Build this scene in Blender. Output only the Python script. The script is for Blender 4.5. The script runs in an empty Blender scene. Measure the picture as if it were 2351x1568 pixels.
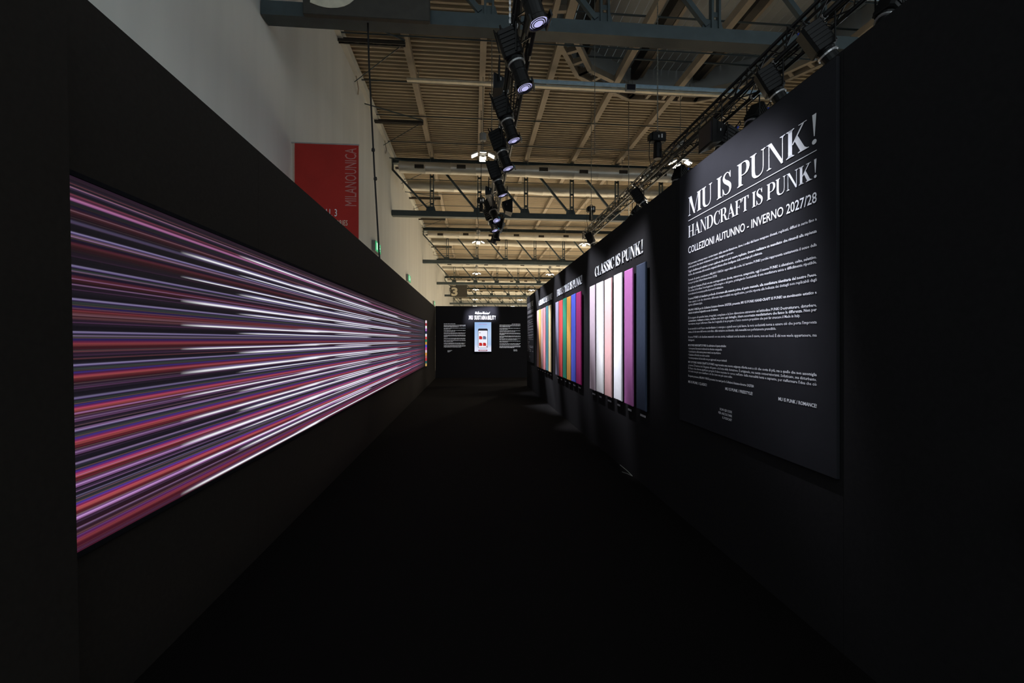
import bpy, math, random
from mathutils import Vector, Matrix
random.seed(7)
C = bpy.context.scene.collection
PI = math.pi

# ---------------------------------------------------------------- camera, world, exposure
sc = bpy.context.scene
cam_d = bpy.data.cameras.new('camera')
cam = bpy.data.objects.new('camera', cam_d); C.objects.link(cam)
F_PX = 1030.0
YAW = math.atan(89.5 / F_PX)
cam.location = (0, 0, 1.6)
cam.rotation_euler = (PI / 2, 0, -YAW)
cam_d.sensor_width = 36.0
cam_d.lens = F_PX / 2351 * 36.0
cam_d.shift_y = -3.0 / 2351
cam_d.clip_end = 300
sc.camera = cam

world = bpy.data.worlds.new('world'); sc.world = world
world.use_nodes = True
bg = world.node_tree.nodes['Background']
bg.inputs[0].default_value = (0.84, 0.95, 1.0, 1)
bg.inputs[1].default_value = 0.92
sc.view_settings.view_transform = 'Standard'
sc.view_settings.look = 'None'
sc.view_settings.exposure = 0.0
sc.view_settings.gamma = 1.0
sc.view_settings.use_curve_mapping = False
sc.cycles.use_denoising = True
sc.cycles.sample_clamp_indirect = 4.0

HALL_W = 4900.0      # each high-bay lamp
WARM = (1.0, 0.86, 0.66)
COOL = (0.86, 0.88, 1.0)

def spot(name, loc, target, watts, angle, blend, color, size=0.08):
    d = bpy.data.lights.new(name, 'SPOT')
    d.energy = watts; d.spot_size = math.radians(angle); d.spot_blend = blend
    d.color = color; d.shadow_soft_size = size
    o = bpy.data.objects.new(name, d); C.objects.link(o)
    o.location = loc
    o.rotation_euler = (Vector(target) - Vector(loc)).to_track_quat('-Z', 'Y').to_euler()
    return o

# high bay lamps of the hall: positions shared by lamp models further down
LAMPS = [(x, 15.45 + 13.65 * k) for k in range(6) for x in (0.34, 7.38)]
LAMP_Z = 7.95
for i, (x, y) in enumerate(LAMPS):
    spot('hall_light', (x, y, LAMP_Z - 0.12), (x, y, 0), HALL_W * (.35 if i < 2 else 1) * (.5 if x < 1 else 1.2), 120 if x < 1 else 165, 0.9, WARM, 0.3)
for k in range(6):  # unseen third lamp row, added for its light; it has no lamp models
    spot('hall_light', (14.4, 15.45 + 13.65 * k, LAMP_Z - 0.12), (14.4, 15.45 + 13.65 * k, 0), HALL_W * (.45 if k < 1 else 1), 165, 0.6, WARM, 0.3)

# stage lights on the centre truss: y of the lens, aim point, watts, shutter half width, and
# shutter edges below / above the aim (all as tangents), softness of the sides, bottom, top
STAGE = [
    (3.3, (1.86, 3.10, 2.29), 2600, .205, -.045, .100, .07, .068, .03),
    (5.38, (1.84, 5.42, 2.11), 2000, .250, -.066, .086, .05, .030, .021),
    (6.68, (1.84, 6.50, 2.11), 2000, .250, -.066, .086, .05, .030, .021),
    (8.44, (1.84, 8.28, 2.11), 2000, .270, -.066, .086, .05, .030, .021),
    (9.99, (1.84, 9.50, 2.11), 2000, .270, -.066, .086, .05, .030, .021),
    (11.8, (1.84, 11.55, 2.11), 2800, .350, -.066, .086, .05, .030, .021),
    (14.8, (1.84, 12.50, 2.11), 2600, .160, -.048, .075, .05, .026, .021),
    (15.8, (1.86, 14.7, 2.29), 900, .225, -.100, .110, .05, .060, .03),
    (16.7, (0.38, 19.1, 2.76), 6500, .170, -.055, .040, .05, .050, .03),
]
STAGE_X, STAGE_Z = 0.81, 5.36
def shutters(light, hx, lo, hi, sx, sb, st):
    """framing shutters of a profile spot: cut the beam to a soft-edged rectangle"""
    light.use_nodes = True
    nt = light.node_tree; L = nt.links.new
    em = nt.nodes['Emission']
    tc = nt.nodes.new('ShaderNodeTexCoord'); sp = nt.nodes.new('ShaderNodeSeparateXYZ')
    L(tc.outputs['Normal'], sp.inputs[0])
    def math_(op, a, b=None):
        n = nt.nodes.new('ShaderNodeMath'); n.operation = op
        for k, q in ((0, a), (1, b)):
            if q is None: continue
            if isinstance(q, (int, float)): n.inputs[k].default_value = q
            else: L(q, n.inputs[k])
        return n.outputs[0]
    az = math_('ABSOLUTE', sp.outputs[2])
    px = math_('ABSOLUTE', math_('DIVIDE', sp.outputs[0], az))
    py = math_('DIVIDE', sp.outputs[1], az)
    def ramp(q, a, b):                     # smooth 0..1 from a to b
        n = nt.nodes.new('ShaderNodeMapRange'); n.interpolation_type = 'SMOOTHSTEP'
        L(q, n.inputs[0]); n.inputs[1].default_value = min(a, b); n.inputs[2].default_value = max(a, b)
        n.inputs[3].default_value = 0.0 if a < b else 1.0; n.inputs[4].default_value = 1.0 if a < b else 0.0
        return n.outputs[0]
    w = math_('MULTIPLY', ramp(px, hx + sx, hx - sx), math_('MULTIPLY', ramp(py, lo - sb, lo + sb), ramp(py, hi + st, hi - st)))
    L(w, em.inputs['Strength'])
for y, tgt, w, hx, lo, hi, sx, sb, st in STAGE:
    lamp = spot('stage_beam', (STAGE_X, y, STAGE_Z), tgt, w, 46, 0.1, COOL, 0.04)
    shutters(lamp.data, hx, lo, hi, sx, sb, st)

# ---------------------------------------------------------------- materials
MATS = {}
def mat(name, col, rough=0.6, metal=0.0, var=0.12, scale=6.0, bump=0.0, stretch=(1, 1, 1), spec=0.3):
    if name in MATS: return MATS[name]
    m = bpy.data.materials.new(name); m.use_nodes = True
    nt = m.node_tree; b = nt.nodes['Principled BSDF']
    b.inputs['Roughness'].default_value = rough
    b.inputs['Metallic'].default_value = metal
    b.inputs['Specular IOR Level'].default_value = spec
    tc = nt.nodes.new('ShaderNodeTexCoord'); mp = nt.nodes.new('ShaderNodeMapping')
    mp.inputs['Scale'].default_value = stretch
    no = nt.nodes.new('ShaderNodeTexNoise'); no.inputs['Scale'].default_value = scale
    no.inputs['Detail'].default_value = 4
    ra = nt.nodes.new('ShaderNodeValToRGB')
    lo = tuple(max(0, c * (1 - var)) for c in col); hi = tuple(min(1, c * (1 + var)) for c in col)
    ra.color_ramp.elements[0].color = lo + (1,); ra.color_ramp.elements[1].color = hi + (1,)
    ra.color_ramp.elements[0].position = 0.3; ra.color_ramp.elements[1].position = 0.7
    L = nt.links.new
    L(tc.outputs['Object'], mp.inputs[0]); L(mp.outputs[0], no.inputs['Vector'])
    L(no.outputs[0], ra.inputs[0]); L(ra.outputs[0], b.inputs['Base Color'])
    if bump:
        bp = nt.nodes.new('ShaderNodeBump'); bp.inputs['Strength'].default_value = bump
        bp.inputs['Distance'].default_value = 0.01
        L(no.outputs[0], bp.inputs['Height']); L(bp.outputs[0], b.inputs['Normal'])
    MATS[name] = m
    return m

def emit(name, col, strength=1.0):
    if name in MATS: return MATS[name]
    m = bpy.data.materials.new(name); m.use_nodes = True
    nt = m.node_tree; b = nt.nodes['Principled BSDF']
    b.inputs['Base Color'].default_value = (0.02, 0.02, 0.02, 1)
    b.inputs['Emission Color'].default_value = tuple(col) + (1,)
    b.inputs['Emission Strength'].default_value = strength
    b.inputs['Specular IOR Level'].default_value = 0.1
    MATS[name] = m
    return m

def emit_attr(name, strength=1.0):
    m = bpy.data.materials.new(name); m.use_nodes = True
    nt = m.node_tree; b = nt.nodes['Principled BSDF']
    b.inputs['Base Color'].default_value = (0.01, 0.01, 0.01, 1)
    b.inputs['Roughness'].default_value = 0.6
    b.inputs['Specular IOR Level'].default_value = 0.1
    a = nt.nodes.new('ShaderNodeAttribute'); a.attribute_name = 'picture'
    nt.links.new(a.outputs['Color'], b.inputs['Emission Color'])
    b.inputs['Emission Strength'].default_value = strength
    MATS[name] = m
    return m

M_BLACK = mat('black_wall_fabric', (0.017, 0.0145, 0.0126), 0.9, var=0.10, scale=40, bump=0.05, spec=0.08)
M_BLACK_R = mat('black_board_wall', (0.0125, 0.0118, 0.0122), 0.9, var=0.10, scale=40, bump=0.05, spec=0.05)
M_BLACK_F = mat('black_velvet_wall', (0.009, 0.009, 0.011), 0.95, var=0.10, scale=40, spec=0.02)
M_CARPET = mat('black_carpet', (0.0036, 0.003, 0.0028), 0.95, var=0.5, scale=220, bump=0.4, spec=0.05)
M_PANEL = mat('dark_print_panel', (0.0165, 0.0165, 0.0195), 0.85, var=0.06, scale=8, spec=0.08)
M_TEXT = mat('white_print', (0.80, 0.81, 0.84), 0.6, var=0.02, scale=3)
M_HALLW = mat('hall_white_plaster', (0.62, 0.62, 0.58), 0.9, var=0.07, scale=1.1, stretch=(1, 1.2, 0.12), spec=0.1)
M_ROOF = mat('roof_sheet', (0.38, 0.32, 0.235), 0.6, var=0.08, scale=0.7, stretch=(1, 1, 1))
M_BEAM = mat('roof_beam_paint', (0.30, 0.25, 0.19), 0.6, var=0.12, scale=2)
M_STEEL = mat('dark_green_steel', (0.050, 0.068, 0.074), 0.5, var=0.15, scale=3)
M_DUCT = mat('galvanised_duct', (0.62, 0.60, 0.54), 0.38, metal=0.55, var=0.12, scale=3, stretch=(0.5, 3, 3))
M_VENT = mat('dark_vent', (0.03, 0.025, 0.02), 0.7)
M_TRUSS = mat('black_truss_paint', (0.008, 0.008, 0.009), 0.38, var=0.2, scale=10, spec=0.35)
M_LAMPB = mat('black_lamp_housing', (0.004, 0.004, 0.0045), 0.45, var=0.2, scale=12, spec=0.22)
M_METAL = mat('bare_metal', (0.45, 0.45, 0.46), 0.35, metal=0.8, var=0.1)
M_LENS = emit('lit_lens', (0.55, 0.54, 0.90), .9)
M_GLASS = mat('lens_ring', (0.03, 0.03, 0.045), 0.15, metal=0.3, spec=0.6)
M_BLUE = mat('blue_plug', (0.02, 0.06, 0.5), 0.5)
M_GEL = mat('blue_gel_tab', (0.02, 0.22, 0.40), 0.4)
M_NEARFLOOR = mat('dark_stand_carpet', (0.035, 0.033, 0.03), 0.9, var=0.2, scale=3)
M_HALLFLOOR = mat('hall_concrete_floor', (0.66, 0.62, 0.54), 0.8, var=0.15, scale=0.5)
M_SKYP = mat('skylight_lining', (0.40, 0.42, 0.42), 0.7, var=0.12, scale=0.6)
M_RIB = mat('dark_rib', (0.05, 0.045, 0.04), 0.7)
M_RED = mat('red_banner_cloth', (0.36, 0.022, 0.016), 0.8, var=0.08, scale=2)
M_REDTXT = mat('banner_pale_red_print', (0.46, 0.20, 0.18), 0.8)
M_CREAM = mat('cream_print', (0.62, 0.58, 0.46), 0.7)
M_SIGN = mat('dark_sign_board', (0.045, 0.042, 0.036), 0.6)
M_GREY = mat('grey_plastic', (0.28, 0.28, 0.27), 0.6)
M_TRAY = mat('galvanised_tray', (0.60, 0.56, 0.46), 0.5, metal=0.2)
M_PIPE = mat('skylit_blue_pipe', (0.45, 0.66, 0.85), 0.35)  # blue of the skylight on the pipes is put into their base colour
M_CABLE = mat('black_cable', (0.01, 0.01, 0.01), 0.6)
M_WIRE = mat('steel_wire', (0.20, 0.20, 0.18), 0.5, metal=0.4)
M_LAMP = emit('high_bay_led', (1.0, 0.90, 0.74), 9.0)
M_GREEN = emit('exit_green', (0.015, 0.42, 0.14), 1.0)
M_EXITW = emit('exit_white', (0.75, 0.95, 0.80), 1.0)

# ---------------------------------------------------------------- mesh helpers
class MB:
    def __init__(s): s.v = []; s.f = []; s.mi = []
    def add(s, vs, fs):
        n = len(s.v); s.v += [tuple(v) for v in vs]; s.f += [tuple(i + n for i in f) for f in fs]; return s
    def box(s, a, b):
        (x0, y0, z0), (x1, y1, z1) = a, b
        return s.add([(x0, y0, z0), (x1, y0, z0), (x1, y1, z0), (x0, y1, z0), (x0, y0, z1), (x1, y0, z1), (x1, y1, z1), (x0, y1, z1)],
                     [(0, 3, 2, 1), (4, 5, 6, 7), (0, 1, 5, 4), (1, 2, 6, 5), (2, 3, 7, 6), (3, 0, 4, 7)])
    def bevbox(s, a, b, r):
        """box whose vertical-profile corners (seen along z) are chamfered and whose rims are eased"""
        (x0, y0, z0), (x1, y1, z1) = a, b
        def ring(z, i):
            return [(x0 + r + i, y0 + i, z), (x1 - r - i, y0 + i, z), (x1 - i, y0 + r + i, z), (x1 - i, y1 - r - i, z),
                    (x1 - r - i, y1 - i, z), (x0 + r + i, y1 - i, z), (x0 + i, y1 - r - i, z), (x0 + i, y0 + r + i, z)]
        e = r * 0.5
        vs = ring(z0, e) + ring(z0 + e, 0) + ring(z1 - e, 0) + ring(z1, e)
        fs = [tuple(reversed(range(8))), tuple(range(24, 32))]
        for k in range(3):
            for i in range(8):
                j = (i + 1) % 8
                fs.append((k * 8 + i, k * 8 + j, k * 8 + 8 + j, k * 8 + 8 + i))
        return s.add(vs, fs)
    def tube(s, p0, p1, r, n=6, r1=None, cap=True):
        p0 = Vector(p0); p1 = Vector(p1); r1 = r if r1 is None else r1
        d = (p1 - p0).normalized()
        a = d.orthogonal().normalized(); b = d.cross(a)
        vs = []
        for p, rr in ((p0, r), (p1, r1)):
            for i in range(n):
                t = 2 * PI * i / n
                vs.append(p + a * (rr * math.cos(t)) + b * (rr * math.sin(t)))
        fs = [(i, (i + 1) % n, n + (i + 1) % n, n + i) for i in range(n)]
        if cap: fs += [tuple(reversed(range(n))), tuple(range(n, 2 * n))]
        return s.add(vs, fs)
    def bar(s, p0, p1, w, h):
        """rectangular bar from p0 to p1, width w across, h the other way"""
        p0 = Vector(p0); p1 = Vector(p1); d = (p1 - p0).normalized()
        up = Vector((0, 0, 1)) if abs(d.z) < 0.95 else Vector((0, 1, 0))
        a = d.cross(up).normalized() * (w / 2); b = a.cross(d).normalized() * (h / 2)
        vs = [p + q for p in (p0, p1) for q in (a + b, a - b, -a - b, -a + b)]
        return s.add(vs, [(0, 1, 2, 3), (7, 6, 5, 4), (0, 4, 5, 1), (1, 5, 6, 2), (2, 6, 7, 3), (3, 7, 4, 0)])
    def path(s, pts, r, n=5):
        for a, b in zip(pts[:-1], pts[1:]): s.tube(a, b, r, n)
        return s
    def lathe(s, prof, n=16, origin=(0, 0, 0)):
        """profile of (radius, z) turned round z"""
        ox, oy, oz = origin; vs = []; fs = []
        for r, z in prof:
            for i in range(n):
                t = 2 * PI * i / n
                vs.append((ox + r * math.cos(t), oy + r * math.sin(t), oz + z))
        for k in range(len(prof) - 1):
            for i in range(n):
                j = (i + 1) % n
                fs.append((k * n + i, k * n + j, k * n + n + j, k * n + n + i))
        fs.append(tuple(reversed(range(n)))); fs.append(tuple(range((len(prof) - 1) * n, len(prof) * n)))
        return s.add(vs, fs)
    def mesh(s, name, m):
        me = bpy.data.meshes.new(name); me.from_pydata(s.v, [], s.f); me.update()
        if m: me.materials.append(m)
        return me
    def build(s, name, m, parent=None, smooth=False):
        me = s.mesh(name, m)
        if smooth:
            me.polygons.foreach_set('use_smooth', [True] * len(me.polygons))
        return link(name, me, parent)

def link(name, me, parent=None):
    o = bpy.data.objects.new(name, me); C.objects.link(o)
    if parent: o.parent = parent
    return o

def tag(o, label, cat, group=None):
    o['label'] = label; o['category'] = cat
    if group: o['group'] = group
    return o

def thing(name, label, cat, loc=(0, 0, 0), group=None):
    o = bpy.data.objects.new(name, None); C.objects.link(o)
    o.location = loc; o.empty_display_size = 0.1
    return tag(o, label, cat, group)

def struct(o):
    o['kind'] = 'structure'; return o

def rel(o, loc):
    """keep a part built in world coordinates under a thing whose base is at loc"""
    o.location = (-loc[0], -loc[1], -loc[2]); return o

# ---------------------------------------------------------------- lettering
FONT_CACHE = {}
def sans_raw(txt, bold=0.0, res=2, spacing=1.0):
    key = (txt, bold, res, spacing)
    if key in FONT_CACHE: return FONT_CACHE[key]
    cu = bpy.data.curves.new('lettering', 'FONT')
    cu.body = txt; cu.size = 1.0; cu.resolution_u = res; cu.offset = bold; cu.space_character = spacing
    ob = bpy.data.objects.new('lettering', cu); C.objects.link(ob)
    dg = bpy.context.evaluated_depsgraph_get(); dg.update()
    me = bpy.data.meshes.new_from_object(ob.evaluated_get(dg))
    vs = [tuple(v.co) for v in me.vertices]; fs = [tuple(p.vertices) for p in me.polygons]
    bpy.data.objects.remove(ob); bpy.data.curves.remove(cu); bpy.data.meshes.remove(me)
    FONT_CACHE[key] = (vs, fs)
    return vs, fs

CAPH = max(v[1] for v in sans_raw('H')[0])
def sans(txt, width=None, cap=1.0, bold=0.0, align='l', narrow=1.0, res=2, spacing=1.0):
    """flat lettering: list of 2-D verts with baseline 0, cap height `cap`; fitted to `width` when given"""
    vs, fs = sans_raw(txt, bold, res, spacing)
    x0 = min(v[0] for v in vs); x1 = max(v[0] for v in vs)
    ky = cap / CAPH
    kx = width / (x1 - x0) if width else ky * narrow
    w = (x1 - x0) * kx
    dx = {'l': 0, 'r': -w, 'c': -w / 2}[align]
    return [((v[0] - x0) * kx + dx, v[1] * ky) for v in vs], fs

def cr(pts, n):
    """Catmull-Rom samples through control points (tuples of any length)"""
    out = []
    P = [pts[0]] + list(pts) + [pts[-1]]
    for i in range(1, len(P) - 2):
        for k in range(n):
            t = k / n
            out.append(tuple(0.5 * (2 * b + (c - a) * t + (2 * a - 5 * b + 4 * c - d) * t * t + (3 * b - a - 3 * c + d) * t ** 3)
                             for a, b, c, d in zip(P[i - 1], P[i], P[i + 1], P[i + 2])))
    out.append(tuple(pts[-1]))
    return out

def brush(pts, n=6):
    """filled stroke through (x, y, width) control points"""
    s = cr(pts, n); vs = []; fs = []
    for i, (x, y, w) in enumerate(s):
        a = s[max(0, i - 1)]; b = s[min(len(s) - 1, i + 1)]
        dx, dy = b[0] - a[0], b[1] - a[1]; l = math.hypot(dx, dy) or 1
        nx, ny = -dy / l * w / 2, dx / l * w / 2
        vs += [(x + nx, y + ny), (x - nx, y - ny)]
        if i: fs.append((2 * i - 2, 2 * i - 1, 2 * i + 1, 2 * i))
    return vs, fs

def rect(x0, y0, x1, y1): return [(x0, y0), (x1, y0), (x1, y1), (x0, y1)], [(0, 1, 2, 3)]
def poly(p): return list(p), [tuple(range(len(p)))]
ST, TH = 0.165, 0.034     # thick stem and hairline of the display serif, cap height 1
def foot(x0, x1, y, up=1, o=0.085):
    """bracketed serif at the end of a stem x0..x1; up=+1 for a foot on the baseline, -1 for a head"""
    t = 0.024 * up; b = 0.085 * up
    return [poly([(x0 - o, y), (x1 + o, y), (x1 + o, y + t), (x1 + o * .35, y + t * 1.6), (x1, y + b), (x0, y + b), (x0 - o * .35, y + t * 1.6), (x0 - o, y + t)])]
def stem(x, w=ST, y0=0.0, y1=1.0, feet='bt', o=0.085):
    r = [rect(x, y0, x + w, y1)]
    if 'b' in feet: r += foot(x, x + w, y0, 1, o)
    if 't' in feet: r += foot(x, x + w, y1, -1, o)
    return r
def bowl(x0, y0, x1, y1, thick=ST, thin=TH, n=14):
    """right-hand half bowl from (x0,y1) round x1 to (x0,y0)"""
    cy = (y0 + y1) / 2; ry = (y1 - y0) / 2; vs = []; fs = []
    for i in range(n + 1):
        t = PI / 2 - PI * i / n
        vs += [(x0 + (x1 - x0) * max(0, math.cos(t)) ** 0.85, cy + ry * math.sin(t)),
               (x0 + max(0.0, (x1 - x0 - thick)) * max(0, math.cos(t)) ** 0.9, cy + (ry - thin) * math.sin(t))]
        if i: fs.append((2 * i - 2, 2 * i - 1, 2 * i + 1, 2 * i))
    return vs, fs
def beak(x, y, d, h=0.24):
    """wedge serif at the end of an arm of E, F, L, T, C, S"""
    return poly([(x, y), (x - 0.012, y - d * h), (x - 0.045, y - d * h * .98), (x - 0.09, y - d * 0.07), (x - 0.16, y - d * TH), (x - 0.16, y)])

def serif_glyph(c):
    g = []
    if c == 'I': g = stem(0.10); adv = 0.37
    elif c == 'H': g = stem(0.10) + stem(0.66) + [rect(0.2, 0.48, 0.7, 0.48 + TH)]; adv = 0.93
    elif c == 'M':
        g = stem(0.10, TH, o=0.09) + stem(0.86)
        g += [poly([(0.04, 1), (0.29, 1), (0.60, 0.0), (0.50, 0.0)]), poly([(0.50, 0.0), (0.535, 0.0), (0.88, 1.0), (0.86, 1.0)]),
              poly([(0.134, 0.9), (0.134, 1), (0.29, 1)])]
        adv = 1.13
    elif c == 'N':
        g = stem(0.12, TH, o=0.09) + stem(0.74, TH, feet='t', o=0.10)
        g += [poly([(0.02, 1), (0.25, 1), (0.774, 0.06), (0.774, -0.02), (0.70, -0.02), (0.13, 0.955), (0.02, 0.976)])]
        adv = 0.90
    elif c == 'U':
        g = stem(0.10, y0=0.26, feet='t') + stem(0.68, TH, y0=0.28, feet='t', o=0.09)
        g += [brush([(0.1825, 0.30, ST), (0.20, 0.17, ST * .97), (0.28, 0.05, 0.11), (0.42, 0.005, 0.055), (0.56, 0.03, 0.045), (0.66, 0.13, 0.036), (0.697, 0.30, TH)])]
        adv = 0.84
    elif c == 'P':
        g = stem(0.10) + [rect(0.2, 1 - TH, 0.42, 1), rect(0.2, 0.43, 0.42, 0.43 + TH), bowl(0.40, 0.43, 0.72, 1.0)]; adv = 0.74
    elif c == 'R':
        g = stem(0.10) + [rect(0.2, 1 - TH, 0.42, 1), rect(0.2, 0.47, 0.42, 0.47 + TH), bowl(0.40, 0.47, 0.70, 1.0)]
        g += [brush([(0.38, 0.48, 0.04), (0.52, 0.40, 0.13), (0.60, 0.22, 0.155), (0.68, 0.07, 0.12), (0.83, 0.012, 0.035)])]; adv = 0.82
    elif c == 'D':
        g = stem(0.10) + [rect(0.2, 1 - TH, 0.42, 1), rect(0.2, 0, 0.42, TH), bowl(0.40, 0, 0.86, 1.0, thick=ST * 1.05)]; adv = 0.92
    elif c == 'K':
        g = stem(0.10)
        g += [poly([(0.265, 0.44), (0.30, 0.40), (0.72, 0.94), (0.74, 0.976), (0.84, 0.976), (0.84, 1.0), (0.52, 1.0), (0.52, 0.976), (0.66, 0.965)]),
              poly([(0.36, 0.52), (0.48, 0.66), (0.76, 0.11), (0.86, 0.03), (0.92, 0.024), (0.92, 0.0), (0.50, 0.0), (0.50, 0.024), (0.59, 0.05)])]
        adv = 0.92
    elif c == 'A':
        g = [poly([(0.41, 1.02), (0.45, 1.02), (0.80, 0.03), (0.62, 0.03), (0.36, 0.80)]), poly([(0.38, 0.90), (0.41, 1.02), (0.435, 1.0), (0.135, 0.03), (0.095, 0.03)]),
             rect(0.21, 0.33, 0.60, 0.33 + TH), rect(0.0, 0, 0.24, 0.03), rect(0.53, 0, 0.90, 0.03)]; adv = 0.88
    elif c == 'T': g = stem(0.29, feet='b') + [rect(0.03, 1 - TH, 0.72, 1), beak(0.72, 1, 1), poly([(0.75 - x, y) for x, y in beak(0.72, 1, 1)[0]])]; adv = 0.75
    elif c == 'L': g = stem(0.10) + [rect(0.2, 0, 0.66, TH), beak(0.69, 0, -1, 0.3)]; adv = 0.70
    elif c == 'E':
        g = stem(0.10) + [rect(0.2, 0, 0.66, TH), beak(0.68, 0, -1, 0.28), rect(0.2, 1 - TH, 0.62, 1), beak(0.65, 1, 1, 0.25),
                          rect(0.2, 0.49, 0.46, 0.49 + TH), rect(0.445, 0.39, 0.475, 0.62)]; adv = 0.73
    elif c == 'F':
        g = stem(0.10) + [rect(0.2, 1 - TH, 0.62, 1), beak(0.65, 1, 1, 0.28), rect(0.2, 0.47, 0.46, 0.47 + TH), rect(0.445, 0.37, 0.475, 0.60)]; adv = 0.67
    elif c == 'Y':
        g = stem(0.32, y1=0.46, feet='b') + [poly([(0.06, 1), (0.25, 1), (0.485, 0.45), (0.32, 0.45)]), poly([(0.43, 0.45), (0.47, 0.42), (0.70, 1), (0.66, 1)]),
                                              rect(0.0, 0.97, 0.33, 1), rect(0.55, 0.97, 0.80, 1)]; adv = 0.79
    elif c == 'O':
        a = bowl(0.45, -0.02, 0.86, 1.02, thick=ST * 1.05); g = [a, ([(0.90 - x, y) for x, y in a[0]], a[1])]; adv = 0.90
    elif c == 'C':
        g = [brush([(0.74, 0.72, 0.06), (0.68, 0.90, 0.04), (0.50, 1.0, TH), (0.30, 0.92, 0.09), (0.155, 0.72, 0.155), (0.125, 0.50, 0.172), (0.155, 0.28, 0.155), (0.30, 0.08, 0.09), (0.50, 0.0, TH), (0.68, 0.09, 0.036), (0.77, 0.28, 0.028)]),
             poly([(0.77, 0.66), (0.765, 1.0), (0.735, 1.0), (0.70, 0.90), (0.74, 0.66)])]; adv = 0.84
    elif c == 'S':
        g = [brush([(0.53, 0.76, 0.045), (0.46, 0.92, 0.034), (0.33, 0.995, 0.034), (0.17, 0.92, 0.09), (0.125, 0.78, 0.13), (0.20, 0.64, 0.16), (0.35, 0.52, 0.185), (0.50, 0.38, 0.165), (0.545, 0.22, 0.125), (0.48, 0.07, 0.08), (0.33, 0.005, 0.034), (0.17, 0.06, 0.034), (0.075, 0.27, 0.05)]),
             poly([(0.56, 0.70), (0.555, 1.0), (0.53, 1.0), (0.50, 0.90), (0.535, 0.70)]), poly([(0.045, 0.33), (0.05, 0.0), (0.075, 0.0), (0.105, 0.10), (0.07, 0.33)])]; adv = 0.66
    elif c == '!':
        d = [(0.20 + 0.085 * math.cos(2 * PI * i / 16), 0.075 + 0.085 * math.sin(2 * PI * i / 16)) for i in range(16)]
        g = [poly([(0.125, 1.02), (0.275, 1.02), (0.215, 0.27), (0.185, 0.27)]), poly(d)]; adv = 0.40
    else: adv = 0.30
    return g, adv

def serif_line(txt, width, cap):
    """list of (verts2d, faces) per letter, fitted to width"""
    x = 0; out = []
    for c in txt:
        g, a = serif_glyph(c)
        vs = []; fs = []
        for v, f in g:
            n = len(vs); vs += [(p[0] + x, p[1]) for p in v]; fs += [tuple(i + n for i in q) for q in f]
        if vs: out.append([c, vs, fs])
        x += a
    x0 = min(p[0] for _, vs, _ in out for p in vs); x1 = max(p[0] for _, vs, _ in out for p in vs)
    k = width / (x1 - x0)
    return [(c, [((p[0] - x0) * k, p[1] * cap) for p in vs], fs) for c, vs, fs in out]

def on_right(v2, X, y0, z0): return [(X, y0 - p[0], z0 + p[1]) for p in v2]
def on_far(v2, x0, Y, z0): return [(x0 + p[0], Y, z0 + p[1]) for p in v2]
def slab(vs, fs, d):
    """give flat lettering a thickness: copy shifted by vector d, plus side walls"""
    n = len(vs); d = Vector(d)
    v = list(vs) + [tuple(Vector(p) + d) for p in vs]
    f = list(fs) + [tuple(reversed([i + n for i in q])) for q in fs]
    cnt = {}
    for q in fs:
        for a, b in zip(q, q[1:] + q[:1]):
            k = (min(a, b), max(a, b)); cnt[k] = cnt.get(k, 0) + 1
    for (a, b), c in cnt.items():
        if c == 1: f.append((a, b, b + n, a + n))
    return v, f

# ---------------------------------------------------------------- stand: floor and walls
XL, XR, H = -1.58, 1.88, 3.0
HR = 3.08
YF = 19.1
struct(MB().box((-1.9, -1.5, -0.05), (2.6, YF, 0.0)).build('floor', M_CARPET))
struct(MB().box((-4.2, 24, -0.08), (18, 93, -0.02)).build('floor_hall', M_HALLFLOOR))
struct(MB().box((-4.2, YF + .12, -0.08), (18, 24, -0.02)).box((-4.2, -40, -.08), (-1.9, YF + .12, -.02)).box((2.6, -40, -.08), (70, YF + .12, -.02)).box((-1.9, -40, -.08), (2.6, -1.5, -.02)).box((18, YF + .12, -.08), (70, 93, -.02)).build('floor_stands', M_NEARFLOOR))  # unseen outer floor, stretched far out to block sky light from below

wl = struct(MB().box((XL - 0.12, 1.72, 0), (XL - 0.02, YF, H)).build('wall_left', M_BLACK))
y = 1.72
while y < YF - 0.1:
    y1 = min(y + 1.74, YF)
    MB().box((XL - 0.02, y + .001, 0), (XL, y1 - .001, H)).build('wall_panel', M_BLACK, wl); y = y1
wr = struct(MB().box((XR + 0.02, 0.1, 0), (XR + 0.12, 15.57, HR)).build('wall_right', M_BLACK_R))
for a, b in ((0.1, 2.13), (2.13, 4.02), (4.02, 4.55), (4.55, 7.25), (7.25, 10.15), (10.15, 13.4), (13.4, 15.57)):
    MB().box((XR, a + .0015, 0), (XR + 0.02, b - .0015, HR)).build('wall_panel', M_BLACK_R, wr)
wf = struct(MB().box((XL, YF + 0.02, 0), (3.6, YF + 0.12, H + .04)).build('wall_far', M_BLACK_F))
for a, b in ((XL, -0.42), (-0.42, 1.22), (1.22, 3.6)):
    MB().box((a + .001, YF, 0), (b - .001, YF + .02, H + .04)).build('wall_panel', M_BLACK_F, wf)
# the near end of the left wall steps into the aisle; its edge leans a little
nw = MB().add([(-1.75, .2, 0), (-1.45, .2, 0), (-1.45, 1.80, 0), (-1.75, 1.80, 0), (-1.75, .2, 2.88), (-1.45, .2, 2.88), (-1.45, 1.735, 2.88), (-1.75, 1.735, 2.88)],
              [(0, 3, 2, 1), (4, 5, 6, 7), (0, 1, 5, 4), (1, 2, 6, 5), (2, 3, 7, 6), (3, 0, 4, 7)])
struct(nw.build('wall_near', M_BLACK))

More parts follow.
